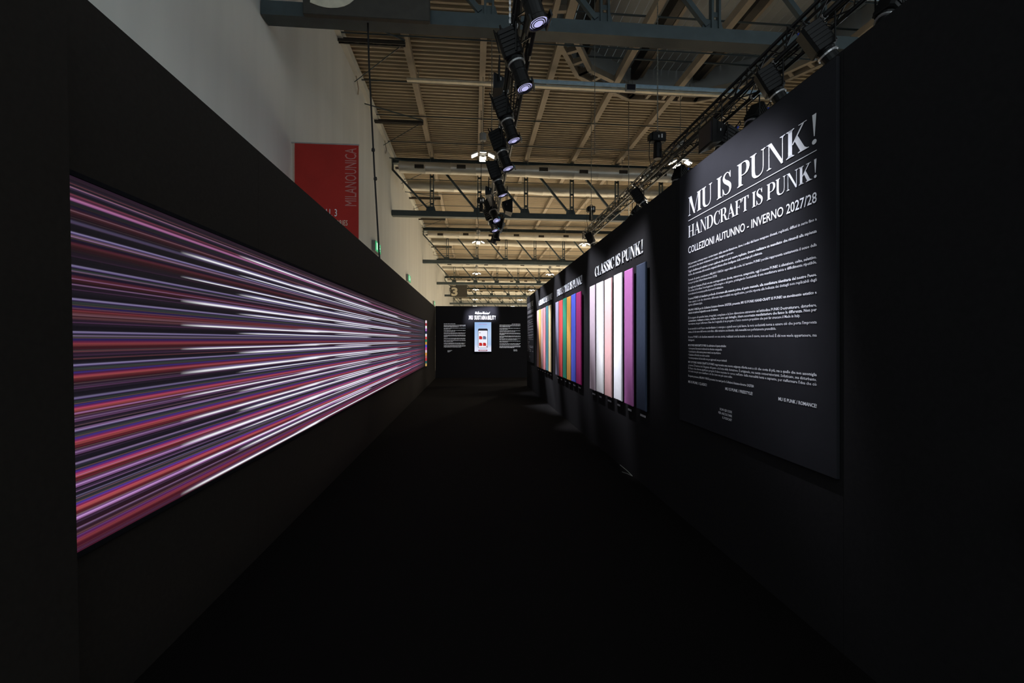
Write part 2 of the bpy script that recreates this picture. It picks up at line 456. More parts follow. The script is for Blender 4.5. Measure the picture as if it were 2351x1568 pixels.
# ---------------------------------------------------------------- hall shell
XH = -4.0
ZR = 10.9
struct(MB().box((XH - .3, -2, -.05), (XH, 93, ZR + .15)).build('wall_hall', M_HALLW))
struct(MB().box((XH - .3, 93, -.05), (32, 93.3, ZR + 1.3)).build('wall_hall_end', M_HALLW))
# corrugated roof sheets with a round skylight opening
SKX, SKY, SKR = 7.15, 11.65, 4.85
rf = MB()
pitch = 0.21
y = 3.0
prof = [(0.0, 0.0), (0.07, 0.0), (0.10, 0.06), (0.18, 0.06)]
rows = []
while y < 93.2:
    for dy, dz in prof: rows.append((y + dy, ZR + dz))
    y += pitch
def cuts(yy):
    d = SKR ** 2 - (yy - SKY) ** 2
    return [(XH, 32.0)] if d <= 0 else [(XH, SKX - math.sqrt(d)), (SKX + math.sqrt(d), 32.0)]
for (ya, za), (yb, zb) in zip(rows[:-1], rows[1:]):
    for (a0, a1) in cuts((ya + yb) / 2):
        rf.add([(a0, ya, za), (a1, ya, za), (a1, yb, zb), (a0, yb, zb)], [(0, 1, 2, 3)])
roof = struct(rf.build('ceiling', M_ROOF))
BX = [-2.04 + 2.36 * k for k in range(14)]
bm_beam = {}
for i, x in enumerate(BX):
    MB().box((x - .10, 3, ZR - .26), (x + .10, 93, ZR - .005)).build('roof_beam', M_BEAM, roof)
for k in range(18):
    yy = 6.3 + 2.4 * k
    MB().tube((XH, yy, ZR - .30), (31.5, yy, ZR - .30), 0.022, 5).build('tie_rod', M_STEEL, roof)
for k in range(8):                       # wall brackets and diagonal stays at the left edge of the roof
    yy = 8.75 + 4.95 * k
    b = MB()
    for a in (0, 1): b.box((XH - .0, yy + .10 * a, ZR - .42), (BX[0], yy + .10 * a + .035, ZR - .30))
    for j in range(6): b.box((XH + .15 + .32 * j, yy + .03, ZR - .40), (XH + .27 + .32 * j, yy + .10, ZR - .32))
    b.build('wall_bracket', M_RIB, roof)
    MB().tube((XH, yy + 3.3, ZR - .55), (BX[0], yy + 4.95, ZR - .30), 0.024, 5).build('diagonal_stay', M_STEEL, roof)
    MB().tube((XH, yy + 1.9, ZR - .55), (BX[0], yy + 0.1, ZR - .30), 0.016, 5).build('diagonal_stay', M_STEEL, roof)
    MB().path([(XH + .02, yy + 1.9, ZR - .15), (XH + .12, yy + 1.95, ZR - .75), (XH + .02, yy + 2.3, ZR - .75)], 0.018, 5).build('wall_hook', M_BEAM, roof)
struct(MB().box((XH, 3, ZR - .34), (XH + .16, 93, ZR - .06)).build('trim_1', M_HALLW))

# skylight: ladder rim, raised lining of long strips, dark ribs
sky = thing('skylight', 'round raised skylight with ladder rim and grey strip lining in the hall roof', 'skylight', (SKX, SKY, ZR))
sl = (SKX, SKY, ZR)
NS = 12
def ringp(r, k, z): t = 2 * PI * (k + .5) / NS; return (SKX + r * math.cos(t), SKY + r * math.sin(t), z)
for k in range(NS):
    for r in (4.55, 5.05):
        rel(MB().bar(ringp(r, k, ZR - .12), ringp(r, k + 1, ZR - .12), 0.15, 0.20).build('rim_rail', M_BEAM, sky), sl)
    for j in range(5):
        q = j / 4
        a = Vector(ringp(4.55, k, ZR - .12)).lerp(Vector(ringp(4.55, k + 1, ZR - .12)), q)
        b = Vector(ringp(5.05, k, ZR - .12)).lerp(Vector(ringp(5.05, k + 1, ZR - .12)), q)
        rel(MB().bar(a, b, 0.12, 0.16).build('rim_rung', M_BEAM, sky), sl)
    # upright lining of the opening; the unseen near sides are left open, added to let sky light in
    if k not in (6, 7, 8, 9):
        p = [ringp(5.07, k, ZR - .01), ringp(5.07, k + 1, ZR - .01), ringp(5.07, k + 1, ZR + 1.0), ringp(5.07, k, ZR + 1.0)]
        rel(MB().add(p, [(0, 1, 2, 3)]).build('upright_lining', M_SKYP, sky), sl)
x = SKX - 5.1
while x < SKX + 5.05:
    xm = x + .15
    hw = math.sqrt(max(1.2, 5.2 ** 2 - (xm - SKX) ** 2))
    rel(MB().box((x + .008, SKY - hw, ZR + 1.0), (x + .292, SKY + hw, ZR + 1.05)).build('lining_strip', M_SKYP, sky), sl); x += .30
for i in range(1, 6):
    xx = BX[i] + 1.19
    if abs(xx - SKX) > 4.6: continue
    hw = math.sqrt(4.9 ** 2 - (xx - SKX) ** 2)
    rel(MB().box((xx - .30, SKY - hw, ZR + .55), (xx - .02, SKY + hw, ZR + 1.0)).build('roof_rib', M_RIB, sky), sl)
    rel(MB().box((xx + .05, SKY - hw, ZR + .62), (xx + .16, SKY + hw, ZR + .99)).build('roof_rib', M_BEAM, sky), sl)
for yy in (12.9, 14.9):
    hw = math.sqrt(4.9 ** 2 - (yy - SKY) ** 2)
    rel(MB().tube((SKX - hw, yy, ZR + .3), (SKX + hw, yy, ZR + .3), .03, 6).build('tie_rod', M_STEEL, sky), sl)

# ---------------------------------------------------------------- roof trusses with ducts
ORD = ['nearest', 'second', 'third', 'fourth', 'fifth', 'sixth', 'seventh']
def roof_truss(n):
    y = 8.98 + 13.66 * n
    lab = ['nearest dark green lattice roof truss, crossing the top of the picture', 'second dark green lattice roof truss, behind the black light truss',
           'third lattice roof truss from the front, above the end of the black light truss', 'fourth lattice roof truss from the front',
           'fifth lattice roof truss, the one carrying the distant number board', 'sixth lattice roof truss, far down the hall',
           'last lattice roof truss, just over the far black wall'][n]
    t = thing('roof_truss', lab, 'roof truss', (XH, y, 7.75), 'steel trusses across the hall')
    o = (XH, y, 7.75)
    x1 = BX[8] + .6
    b = MB()                                   # bottom chord: a channel with flanges
    b.box((XH + .02, y - .04, 7.76), (x1, y + .04, 8.0)).box((XH + .02, y - .16, 7.74), (x1, y + .16, 7.78)).box((XH + .02, y - .16, 7.97), (x1, y + .16, 8.01))
    b.box((XH + .02, y - .16, 7.78), (x1, y - .13, 7.97))
    rel(b.build('bottom_chord', M_STEEL, t), o)
    rel(MB().box((XH + .02, y - .13, 10.34), (x1, y + .13, 10.38)).box((XH + .02, y - .03, 10.38), (x1, y + .03, 10.56)).box((XH + .02, y - .13, 10.56), (x1, y + .13, 10.60)).build('top_chord', M_STEEL, t), o)
    rel(MB().bar((XH + .05, y, 10.35), (XH + .05, y, 10.0), .07, .1).bar((XH + .03, y, 10.05), (BX[0] - .1, y, 8.05), .12, .09).build('end_brace', M_STEEL, t), o)
    for i, x in enumerate(BX[:9]):
        rel(MB().box((x - .10, y - .06, 8.0), (x - .055, y + .06, 10.35)).box((x + .055, y - .06, 8.0), (x + .10, y + .06, 10.35))
            .box((x - .055, y - .012, 8.35), (x + .055, y + .012, 8.45)).box((x - .055, y - .012, 9.0), (x + .055, y + .012, 9.1)).box((x - .055, y - .012, 9.7), (x + .055, y + .012, 9.8))
            .build('post', M_STEEL, t), o)
        rel(MB().add([(x - .30, y - .018, 8.0), (x + .20, y - .018, 8.0), (x + .12, y - .018, 8.28), (x - .26, y - .018, 8.28), (x - .30, y + .018, 8.0), (x + .20, y + .018, 8.0), (x + .12, y + .018, 8.28), (x - .26, y + .018, 8.28)],
                     [(0, 1, 2, 3), (7, 6, 5, 4), (0, 4, 5, 1), (1, 5, 6, 2), (2, 6, 7, 3), (3, 7, 4, 0)]).build('gusset', M_STEEL, t), o)
        rel(MB().box((x - .05, y - .05, 10.6), (x + .05, y + .05, ZR - .26)).build('roof_strut', M_STEEL, t), o)
        if i:
            rel(MB().bar((BX[i - 1] + .35, y, 10.33), (x - .18, y, 8.15), .10, .10).build('diagonal', M_STEEL, t), o)
def air_duct(y, z, r, x0, label, vents):
    t = thing('air_duct', label, 'air duct', (x0, y, z - r), 'ventilation ducts along the roof trusses')
    o = (x0, y, z - r)
    n = 14; m = MB(); x = x0; k = 0
    pts = []
    while x < 16.5:
        big = 1.0 if (x - x0) < 7.2 else 1.16
        pts.append((x, r * big)); pts.append((x + .02, r * big * 1.03)); pts.append((x + .05, r * big * 1.03)); pts.append((x + .07, r * big)); x += 1.2
    vs = []; fs = []
    for j, (xx, rr) in enumerate(pts):
        for i in range(n):
            a = 2 * PI * i / n; vs.append((xx, y + rr * math.cos(a), z + rr * math.sin(a)))
        if j:
            for i in range(n):
                q = (i + 1) % n; fs.append(((j - 1) * n + i, (j - 1) * n + q, j * n + q, j * n + i))
    fs += [tuple(range(n)), tuple(range((len(pts) - 1) * n, len(pts) * n))]
    rel(MB().add(vs, fs).build('duct_tube', M_DUCT, t, True), o)
    if vents:
        x = x0 + .75; k = 0
        while x < 14:
            dz = -.06 if k % 2 == 0 else -.01
            rel(MB().box((x, y - r - .075, z + dz - .07), (x + .42, y - r + .06, z + dz + .09)).build('vent_grille', M_VENT, t), o)
            x += 1.98; k += 1
    for xx in [BX[i] for i in range(0, 8, 2)]:
        rel(MB().bar((xx, y, z + r * .9), (xx, y, ZR - .263), .02, .03).build('duct_strap', M_WIRE, t), o)
for n in range(7):
    roof_truss(n)
    if n:
        y = 8.98 + 13.66 * n
        air_duct(y - .85, 9.86, .27, XH + .5, f'silver air duct with dark outlets hung in front of the {ORD[n]} roof truss', True)
        air_duct(y + 1.7, 9.86, .27, XH + .55, f'silver air duct hung just behind the {ORD[n]} roof truss', False)

# ---------------------------------------------------------------- hall lamps
def make_lamp():
    t = thing('high_bay_lamp', 'x', 'lamp')
    MB().tube((0, 0, .06), (0, 0, ZR - LAMP_Z - .26), .012, 5).build('rod', M_WIRE, t)
    MB().lathe([(.10, .50), (.12, .53), (.12, .74), (.05, .78)], 12).build('ballast_can', M_GREY, t)
    MB().lathe([(.07, -.03), (.09, 0), (.09, .05), (.02, .08)], 10).build('hub', M_GREY, t)
    for k in range(4):
        a = k * PI / 2
        h = bpy.data.objects.new('lamp_head', make_lamp.head); C.objects.link(h); h.parent = t
        h.rotation_euler = (0, 0, a)
        g = bpy.data.objects.new('led_panel', make_lamp.led); C.objects.link(g); g.parent = h
    return t
def head_box(x0, x1, w, za, zb, h):
    return MB().add([(x0, -w, za), (x1, -w, zb), (x1, w, zb), (x0, w, za), (x0 + .01, -w + .01, za + h), (x1 - .01, -w + .01, zb + h), (x1 - .01, w - .01, zb + h), (x0 + .01, w - .01, za + h)],
                    [(0, 3, 2, 1), (4, 5, 6, 7), (0, 1, 5, 4), (1, 2, 6, 5), (2, 3, 7, 6), (3, 0, 4, 7)])
make_lamp.head = head_box(.17, .40, .125, .05, -.05, .05).bar((.05, 0, .03), (.20, 0, .07), .03, .02).mesh('lamp_head', M_GREY)
make_lamp.led = head_box(.185, .385, .11, .034, -.054, -.012).mesh('led_panel', M_LAMP)
def dup(root):
    r = root.copy(); C.objects.link(r)
    for ch in list(root.children):
        c = ch.copy(); C.objects.link(c); c.parent = r
        for g in ch.children:
            d = g.copy(); C.objects.link(d); d.parent = c
    return r
lamp0 = None
for x, y in LAMPS:
    t = make_lamp() if lamp0 is None else dup(lamp0)
    lamp0 = lamp0 or t
    t.location = (x, y, LAMP_Z)
    k = round((y - 15.45) / 13.65)
    side = 'left row' if x < 1 else 'right row above the black wall'
    t['label'] = f'lit four-headed hall lamp, {ORD[k]} from the front in the {side}'
    t['group'] = 'four-headed hall lamps'

# ---------------------------------------------------------------- signs and banner in the hall
def number_sign(y, label):
    o = (-3.2, y - .3, 7.68)
    t = thing('number_sign', label, 'sign', o)
    rel(MB().bevbox((-3.16, y - .33, 7.68), (-.82, y - .22, 9.52), .02).build('sign_board', M_SIGN, t), o)
    for xx in (-2.9, -1.35):
        rel(MB().box((xx - .04, y - .219, 7.98), (xx + .04, y - .161, 9.5)).build('bracket', M_STEEL, t), o)
    v, f = sans('3', width=.86, cap=1.05, bold=.035, res=6)
    rel(MB().add(*slab(on_far(v, -3.02, y - .333, 7.87), f, (0, -.012, 0))).build('numeral', M_CREAM, t), o)
    v, f = sans('Hall', width=.62, cap=.24, bold=.01)
    rel(MB().add(*slab(on_far(v, -3.06, y - .333, 9.18), f, (0, -.008, 0))).build('word', M_CREAM, t), o)
number_sign(8.98, 'big dark number board on the nearest roof truss, cut by the top of the frame')
number_sign(8.98 + 13.66 * 4, 'distant dark number board reading Hall 3 at the hall wall')

o = (-3.9, 10.3, 2.6)
t = thing('banner', 'tall red hall banner with vertical pale lettering beside the white wall', 'banner', o)
rel(MB().box((-3.93, 10.30, 2.6), (-2.554, 10.325, 5.96)).build('cloth', M_RED, t), o)
rel(MB().tube((-4.0, 10.31, 5.97), (-2.54, 10.31, 5.97), .018, 8).build('top_rail', M_METAL, t), o)
v, f = sans('MILANOUNICA', width=1.29, cap=.245)
rel(MB().add([(-2.60 - p[1] + .0, 10.297, 4.60 + p[0]) for p in v], f).build('lettering', M_REDTXT, t), o)
v, f = sans('HALL 3', cap=.16, narrow=.62, align='r')
rel(MB().add(on_far(v, -3.02, 10.297, 4.36), f).build('lettering', M_TEXT, t), o)
v, f = sans('ACCESSORIES', cap=.115, narrow=.6, align='r')
rel(MB().add(on_far(v, -2.79, 10.297, 4.16), f).build('lettering', M_CREAM, t), o)

def exit_sign(y, z, k, label):
    o = (XH, y, z)
    t = thing('exit_sign', label, 'exit sign', o, 'green exit signs on the hall wall')
    s = k
    rel(MB().bevbox((XH, y, z), (XH + .14, y + 1.0 * s, z + .42 * s), .015).build('housing', M_GREY, t), o)
    rel(MB().box((XH + .14, y + .02, z + .02), (XH + .152, y + 1.0 * s - .02, z + .42 * s - .02)).build('green_face', M_GREEN, t), o)
    X = XH + .155
    def q(pts): return [(X, y + (1 - a) * s, z + b * s) for a, b in pts]
    m = MB()
    for p in ([(.82, .08), (.82, .36), (.64, .36), (.64, .08)],                       # door
              [(.50, .36), (.50, .16), (.46, .16), (.46, .36)], [(.56, .18), (.40, .18), (.48, .07)],   # arrow
              [(.27, .36), (.27, .30), (.21, .30), (.21, .36)], [(.30, .29), (.15, .26), (.20, .17), (.31, .19)],
              [(.31, .19), (.34, .08), (.29, .08), (.26, .18)], [(.24, .18), (.20, .08), (.12, .12), (.14, .15), (.19, .13), (.21, .18)],
              [(.15, .26), (.11, .20), (.13, .18), (.18, .24)]):
        m.add(q(p), [tuple(range(len(p)))])
    rel(m.build('pictograms', M_EXITW, t), o)
exit_sign(18.2, 5.16, 1.0, 'nearest green exit sign, right of the red banner')
exit_sign(27.3, 5.14, 1.0, 'middle green exit sign on the white hall wall')
exit_sign(45.2, 5.10, 1.0, 'farthest small green exit sign, just over the black left wall')

tag(MB().path([(-2.03, 8.9, 7.76), (-2.02, 8.95, 7.0), (-1.96, 9.0, 5.6), (-1.93, 9.02, 4.9), (-1.86, 9.1, 3.4), (-1.80, 9.12, 2.4)], .018, 6)
    .lathe([(.03, 0), (.035, .02), (.03, .06)], 6, (-1.95, 9.0, 5.3)).lathe([(.03, 0), (.035, .02), (.03, .06)], 6, (-1.915, 9.03, 4.75)).build('hanging_cable', M_CABLE),
    'thick black cable hanging from the nearest roof truss in front of the white wall', 'cable')

# cable tray and sky-tinted pipe crossing below the skylight
o = (-2.2, 15.2, 10.25)
t = thing('cable_tray', 'long pale cable tray crossing the hall below the skylight edge', 'cable tray', o)
rel(MB().box((-2.2, 15.16, 10.26), (12.5, 15.30, 10.28)).box((-2.2, 15.155, 10.26), (12.5, 15.165, 10.33)).box((-2.2, 15.295, 10.26), (12.5, 15.305, 10.33)).build('tray', M_TRAY, t), o)
for j in range(7):
    rel(MB().box((-1.95 + 2.36 * j + .12, 15.2, 10.33), (-1.93 + 2.36 * j + .12, 15.24, ZR - .26)).build('hanger', M_WIRE, t), o)
tag(MB().tube((1.9, 15.08, 10.38), (12.6, 15.08, 10.38), .065, 10).build('pipe', M_PIPE), 'pipe coloured blue as if skylit along the cable tray under the skylight', 'pipe')
tag(MB().tube((6.0, 9.9, 9.75), (13.2, 9.9, 9.75), .055, 10).build('pipe', M_PIPE), 'pipe coloured blue as if skylit behind the nearest roof truss at the top right', 'pipe')
o = (5.35, 15.0, 10.05)
t = thing('floodlight', 'small square floodlight clamped on the pale cable tray', 'floodlight', o)
rel(MB().bevbox((5.2, 14.9, 10.12), (5.55, 15.02, 10.36), .02).build('housing', M_GREY, t), o)
rel(MB().box((5.23, 14.885, 10.15), (5.52, 14.9, 10.33)).build('glass', M_GLASS, t), o)
rel(MB().path([(5.3, 14.96, 10.36), (5.3, 14.96, 10.50), (5.45, 14.96, 10.50), (5.45, 14.96, 10.36)], .012, 5).build('bracket', M_WIRE, t), o)

# hanging wires
for (x, y, z0, z1, r, lab) in [(0.55, 13.2, 7.75, ZR - .001, .012, 'thin dark wire in front of the left lamp row'),
                               (4.6, 17.2, 6.0, ZR - .001, .010, 'thin wire hanging between the two light trusses'),
                               (3.2, 11.6, 6.5, ZR + .999, .010, 'thin wire hanging below the skylight'),
                               (6.0, 16.9, 6.4, ZR - .001, .016, 'grey rod hanging beside the right light truss')]:
    tag(MB().tube((x, y, z0), (x, y, z1), r, 5).build('hanging_wire', M_WIRE), lab, 'wire')

# ---------------------------------------------------------------- lighting trusses
def box_truss(x0, z0, ya, yb, s, label):
    o = (x0, ya, z0)
    t = thing('lighting_truss', label, 'truss', o)
    for dx, dz in ((0, 0), (s, 0), (0, s), (s, s)):
        rel(MB().tube((x0 + dx, ya, z0 + dz), (x0 + dx, yb, z0 + dz), .032, 8).build('chord', M_TRUSS, t, True), o)
    p = .36
    meshes = {}
    for fi, (a, b) in enumerate((((0, 0), (s, 0)), ((0, s), (s, s)), ((0, 0), (0, s)), ((s, 0), (s, s)))):
        k = 0; y = ya
        while y + p <= yb + .001:
            key = (fi, k % 2)
            if key not in meshes:
                q, r = (a, b) if k % 2 == 0 else (b, a)
                meshes[key] = MB().tube((q[0], 0, q[1]), (r[0], p, r[1]), .012, 5, cap=False).mesh('brace', M_TRUSS)
            c = bpy.data.objects.new('brace', meshes[key]); C.objects.link(c); c.parent = t
            c.location = (0, y - ya, 0)
            k += 1; y += p
    for yy in (ya, yb):
        rel(MB().bar((x0, yy, z0), (x0 + s, yy, z0), .03, .03).bar((x0, yy, z0 + s), (x0 + s, yy, z0 + s), .03, .03).bar((x0, yy, z0), (x0, yy, z0 + s), .03, .03).bar((x0 + s, yy, z0), (x0 + s, yy, z0 + s), .03, .03).build('end_frame', M_TRUSS, t), o)
    yy = ya + 2
    while yy < yb - .5:
        for dx, dz in ((0, 0), (s, 0), (0, s), (s, s)):
            rel(MB().tube((x0 + dx, yy - .07, z0 + dz), (x0 + dx, yy + .07, z0 + dz), .034, 8).build('coupler', M_TRUSS, t), o)
        yy += 2.5
    # cables laid along the truss
    pts = []; yy = ya
    while yy < yb:
        pts.append((x0 + s * .42 + .03 * math.sin(yy * 2.1), yy, z0 + .07 + .02 * math.sin(yy * 3.3))); yy += .4
    rel(MB().path(pts, .022, 5).path([(p[0] + .06, p[1], p[2] + .02 * math.sin(p[1] * 5)) for p in pts], .016, 5).path([(x0 + .09 + .015 * math.sin(p[1] * 2.7), p[1], z0 + s * .8 + .02 * math.sin(p[1] * 1.9)) for p in pts], .03, 5).build('cable_run', M_CABLE, t), o)
TX, TZ, TS = 0.63, 6.37, 0.31
RX, RZ = 5.15, 6.37
box_truss(TX, TZ, 3.0, 18.48, TS, 'black lighting truss hanging over the middle of the aisle')
box_truss(RX, RZ, 4.2, 20.76, TS, 'black lighting truss hanging beyond the right black wall')

def stage_light(name, label, piv, aim, clampz, group, k=1.05, w=1.28, lit=True):
    """profile spot: local -Z is the beam; thing origin at the yoke axis under the truss tube"""
    t = thing('stage_light', label, 'stage light', piv, group)
    d = (Vector(aim) - Vector(piv)).normalized()
    R = d.to_track_quat('-Z', 'Y').to_matrix().to_4x4()
    def part(nm, mb, m, par=t, smooth=False):
        mb.v = [(a * w, b * w, c * k) for a, b, c in mb.v]
        o = mb.build(nm, m, par, smooth)
        if par is t: o.matrix_local = R
        return o
    h = MB().bevbox((-.11, -.12, -.02), (.11, .12, .40), .03)
    for j in range(5): h.box((-.118, -.095, .06 + .065 * j), (.118, .095, .085 + .065 * j))
    part('housing', h, M_LAMPB)
    part('barrel', MB().lathe([(.098, .0), (.10, -.03), (.092, -.05), (.086, -.20), (.092, -.22), (.086, -.24), (.088, -.40), (.105, -.42), (.108, -.47), (.098, -.47), (.090, -.43)], 18), M_LAMPB)
    part('clamp_ring', MB().lathe([(.094, -.105), (.106, -.10), (.106, -.075), (.094, -.07)], 18), M_METAL)
    part('lens', MB().lathe([(.0895, -.44), (.085, -.455), (.05, -.468), (.012, -.472)], 18), M_LENS if lit else M_GLASS, smooth=True)
    rr = MB()
    for q in (.045, .066): rr.lathe([(q, -.458 - (.085 - q) * .25), (q + .007, -.463 - (.085 - q) * .25), (q + .011, -.456 - (.085 - q) * .25)], 18)
    part('lens_rings', rr, M_LAMPB)
    part('gel_slot', MB().box((-.11, .095, -.49), (.11, .112, -.42)), M_LAMPB)
    part('gel_slot', MB().box((-.11, -.112, -.49), (.11, -.095, -.42)), M_LAMPB)
    part('handle', MB().path([(-.07, -.04, .40), (-.07, -.04, .48), (.07, -.04, .48), (.07, -.04, .40)], .012, 6), M_LAMPB)
    part('gel_tab', MB().box((-.03, .112, -.49), (.03, .117, -.44)), M_GEL)
    # yoke and hook stay upright under the truss tube, the hook gripping round it
    up = clampz - piv[2]; yk = .155 * w
    MB().path([(0, -yk, 0), (0, -yk, up - .075), (0, yk, up - .075), (0, yk, 0)], .013, 6).build('yoke', M_LAMPB, t)
    hk = MB().box((-.012, -.02, up - .088), (.012, .02, up - .049))
    for i in range(9):
        a0 = math.radians(-100 + 250 * i / 9); a1 = math.radians(-100 + 250 * (i + 1) / 9)
        q = lambda a, r, y: (r * math.sin(a + PI) * -1, y, up - r * math.cos(a + PI) * -1)
        hk.add([q(a0, .040, -.02), q(a1, .040, -.02), q(a1, .051, -.02), q(a0, .051, -.02), q(a0, .040, .02), q(a1, .040, .02), q(a1, .051, .02), q(a0, .051, .02)],
               [(0, 3, 2, 1), (4, 5, 6, 7), (0, 1, 5, 4), (1, 2, 6, 5), (2, 3, 7, 6), (3, 0, 4, 7)])
    hk.build('hook_clamp', M_METAL, t)
    p0 = R @ Vector((-.09 * w, -.06 * w, .40 * k))
    s_ = -1 if p0.x < 0 else 1
    MB().path([tuple(p0), (p0.x + s_ * .10, p0.y + .02, p0.z + .12), (p0.x + s_ * .13, p0.y + .10, p0.z + .22), (p0.x + s_ * .06, p0.y + .22, p0.z + .08), (p0.x + s_ * .03, p0.y + .26, up - .16)], .011, 5).build('power_cable', M_CABLE, t)
    MB().tube(tuple(p0), (p0.x + s_ * .03, p0.y, p0.z + .05), .018, 6).build('blue_plug', M_BLUE, t)
    return t
LBL = ['stage light above the head of the aisle, first on the middle truss', 'topmost visible stage light on the middle truss, lens at the frame top', 'second visible stage light down the middle truss, in front of the cable tray',
       'third visible stage light down the middle truss', 'stage light on the middle truss, right of the left hall lamp', 'stage light on the middle truss, crossing the silver duct',
       'stage light on the middle truss, below the silver ducts', 'stage light on the middle truss, beside the black box flood', 'lowest stage light at the far end of the middle truss']
PZ = 5.87
def mid(y, ya): return ya + (math.floor((y - ya) / .36) + .5) * .36      # clamp half way between two bracing nodes
for i, (y, tgt) in enumerate(q[:2] for q in STAGE):
    xx = TX - .03 if i < 8 else TX + .10
    stage_light('s', LBL[i], (TX if i < 8 else TX + TS, mid(y, 3.0), PZ), (tgt[0], y + (tgt[1] - y) * .9, 2.25) if i < 8 else tgt, TZ, 'stage lights on the middle truss')
stage_light('s', 'stage light turned to the left at the far tip of the middle truss', (TX + TS, mid(17.6, 3.0), PZ), (-.2, 18.0, 3.0), TZ, 'stage lights on the middle truss', lit=False)
RXB = RX + TS
RL = [  # y, pivot x, aim, lit, label
    (5.5, RXB, (3.5, 5.1, 2.2), 1, 'stage light at the top right corner, beside the wall edge'),
    (6.25, RX, (6.6, 5.6, 3.2), 0, 'large stage light near the top of the right truss, pointing away'),
    (7.15, RX, (6.4, 6.6, 2.9), 0, 'stage light hanging above the exclamation mark, pointing right'),
    (8.2, RXB, (3.2, 7.0, 2.6), 1, 'long stage light on the right truss, lens facing the aisle'),
    (9.6, RXB, (3.6, 9.4, 2.4), 0, 'small stage light on the right truss next to the wedge flood'),
    (11.4, RXB, (3.6, 10.4, 2.3), 1, 'stage light on the right truss with a bright ringed lens'),
    (13.2, RX, (6.6, 12.5, 3.2), 0, 'stage light on the right truss near the wall edge, pointing right'),
    (14.9, RXB, (3.0, 15.0, 2.8), 0, 'stage light on the right truss pointing left below the chords'),
    (19.0, RX, (6.2, 18.5, 3.2), 0, 'last stage light at the far end of the right truss')]
for y, x, aim, on, lab in RL:
    stage_light('s', lab, (x, mid(y, 4.2), PZ), aim, RZ, 'stage lights on the right truss', lit=bool(on))

def box_flood(loc, dirx, label, k=1.0):
    hx = TX if loc[0] < .7 else TX + TS if loc[0] < 3 else RX
    t = thing('box_flood', label, 'flood light', loc)
    s = dirx
    m = MB().add([(-.05 * s, -.14 * k, -.12 * k), (.12 * s * k, -.19 * k, -.17 * k), (.12 * s * k, .19 * k, -.17 * k), (-.05 * s, .14 * k, -.12 * k),
                  (-.12 * s * k, -.12 * k, .10 * k), (.12 * s * k, -.19 * k, .17 * k), (.12 * s * k, .19 * k, .17 * k), (-.12 * s * k, .12 * k, .10 * k)],
                 [(0, 3, 2, 1), (4, 5, 6, 7), (0, 1, 5, 4), (1, 2, 6, 5), (2, 3, 7, 6), (3, 0, 4, 7)])
    m.build('housing', M_LAMPB, t)
    MB().box((.12 * s * k, -.16 * k, -.14 * k), (.13 * s * k, .16 * k, .14 * k)).build('front_glass', M_GLASS, t)
    MB().box((-.02, -.145 * k, .02), (.03, -.15 * k, .07)).build('rating_plate', M_METAL, t)
    MB().path([(0, -.2 * k, 0), (0, -.2 * k, TZ - .04 - loc[2]), (0, .2 * k, TZ - .04 - loc[2]), (0, .2 * k, 0)], .011, 6).bar((0, 0, TZ - .04 - loc[2]), (hx - loc[0], 0, TZ - .045 - loc[2]), .03, .012).build('yoke', M_LAMPB, t)
    return t
box_flood((.44, 7.6, 5.92), -1, 'black box flood on the left of the middle truss, upper one', .8)
box_flood((.46, 13.2, 5.95), -1, 'small black box flood on the left of the middle truss, by the ducts', .8)
box_flood((1.05, 14.0, 5.75), 1, 'black box flood on the right side near the end of the middle truss', 1.3)
box_flood((4.97, 8.9, 5.82), -1, 'black wedge flood under the right truss beside the wall edge', 1.5)

def chain_hoist(loc, ztop, label, k=1.0):
    t = thing('chain_hoist', label, 'chain hoist', loc)
    MB().bevbox((-.20 * k, -.12, .02), (.20 * k, .12, .26), .03).box((-.24 * k, -.10, .06), (-.2 * k, .10, .22)).build('motor', M_LAMPB, t)
    MB().lathe([(.10 * k, -.42 * k), (.115 * k, -.40 * k), (.105 * k, -.02), (.08 * k, .02)], 12).build('chain_bag', M_LAMPB, t)
    m = MB(); z = .26; j = 0
    while z < ztop - loc[2] - .05:
        if j % 2 == 0: m.box((-.014, -.005, z), (.014, .005, z + .05))
        else: m.box((-.005, -.014, z), (.005, .014, z + .05))
        z += .04; j += 1
    m.build('chain', M_WIRE if k > .75 else M_CABLE, t)
    MB().path([(.05, 0, .26), (.05, 0, .33), (-.05, 0, .33), (-.05, 0, .26)], .012, 5).path([(-.22 * k, 0, .1), (-.23 * k, 0, -.35), (-.16 * k, 0, -.75)], .010, 5).build('hook_and_cable', M_CABLE, t)
    MB().box((-.03, -.125, .10), (.0, -.12, .17)).box((.05, -.125, .10), (.09, -.12, .20)).build('rating_plate', M_METAL, t)
chain_hoist((RX - .24, 11.6, 6.86), ZR - .262, 'black chain hoist on a chain above the middle of the right truss')
chain_hoist((RX - .20, 18.5, 6.95), ZR - .262, 'black chain hoist above the far end of the right truss', .8)
chain_hoist((.32, 17.6, 6.9), ZR - .262, 'black chain hoist left of the far end of the middle truss', .7)
m = MB(); z = TZ + .05; j = 0
while z < ZR - .06:
    if j % 2 == 0: m.box((.545, 6.80, z), (.575, 6.81, z + .06))
    else: m.box((.555, 6.79, z), (.565, 6.82, z + .06))
    z += .048; j += 1
tag(m.build('lifting_chain', M_METAL), 'bare metal lifting chain rising from the upper middle truss', 'chain')

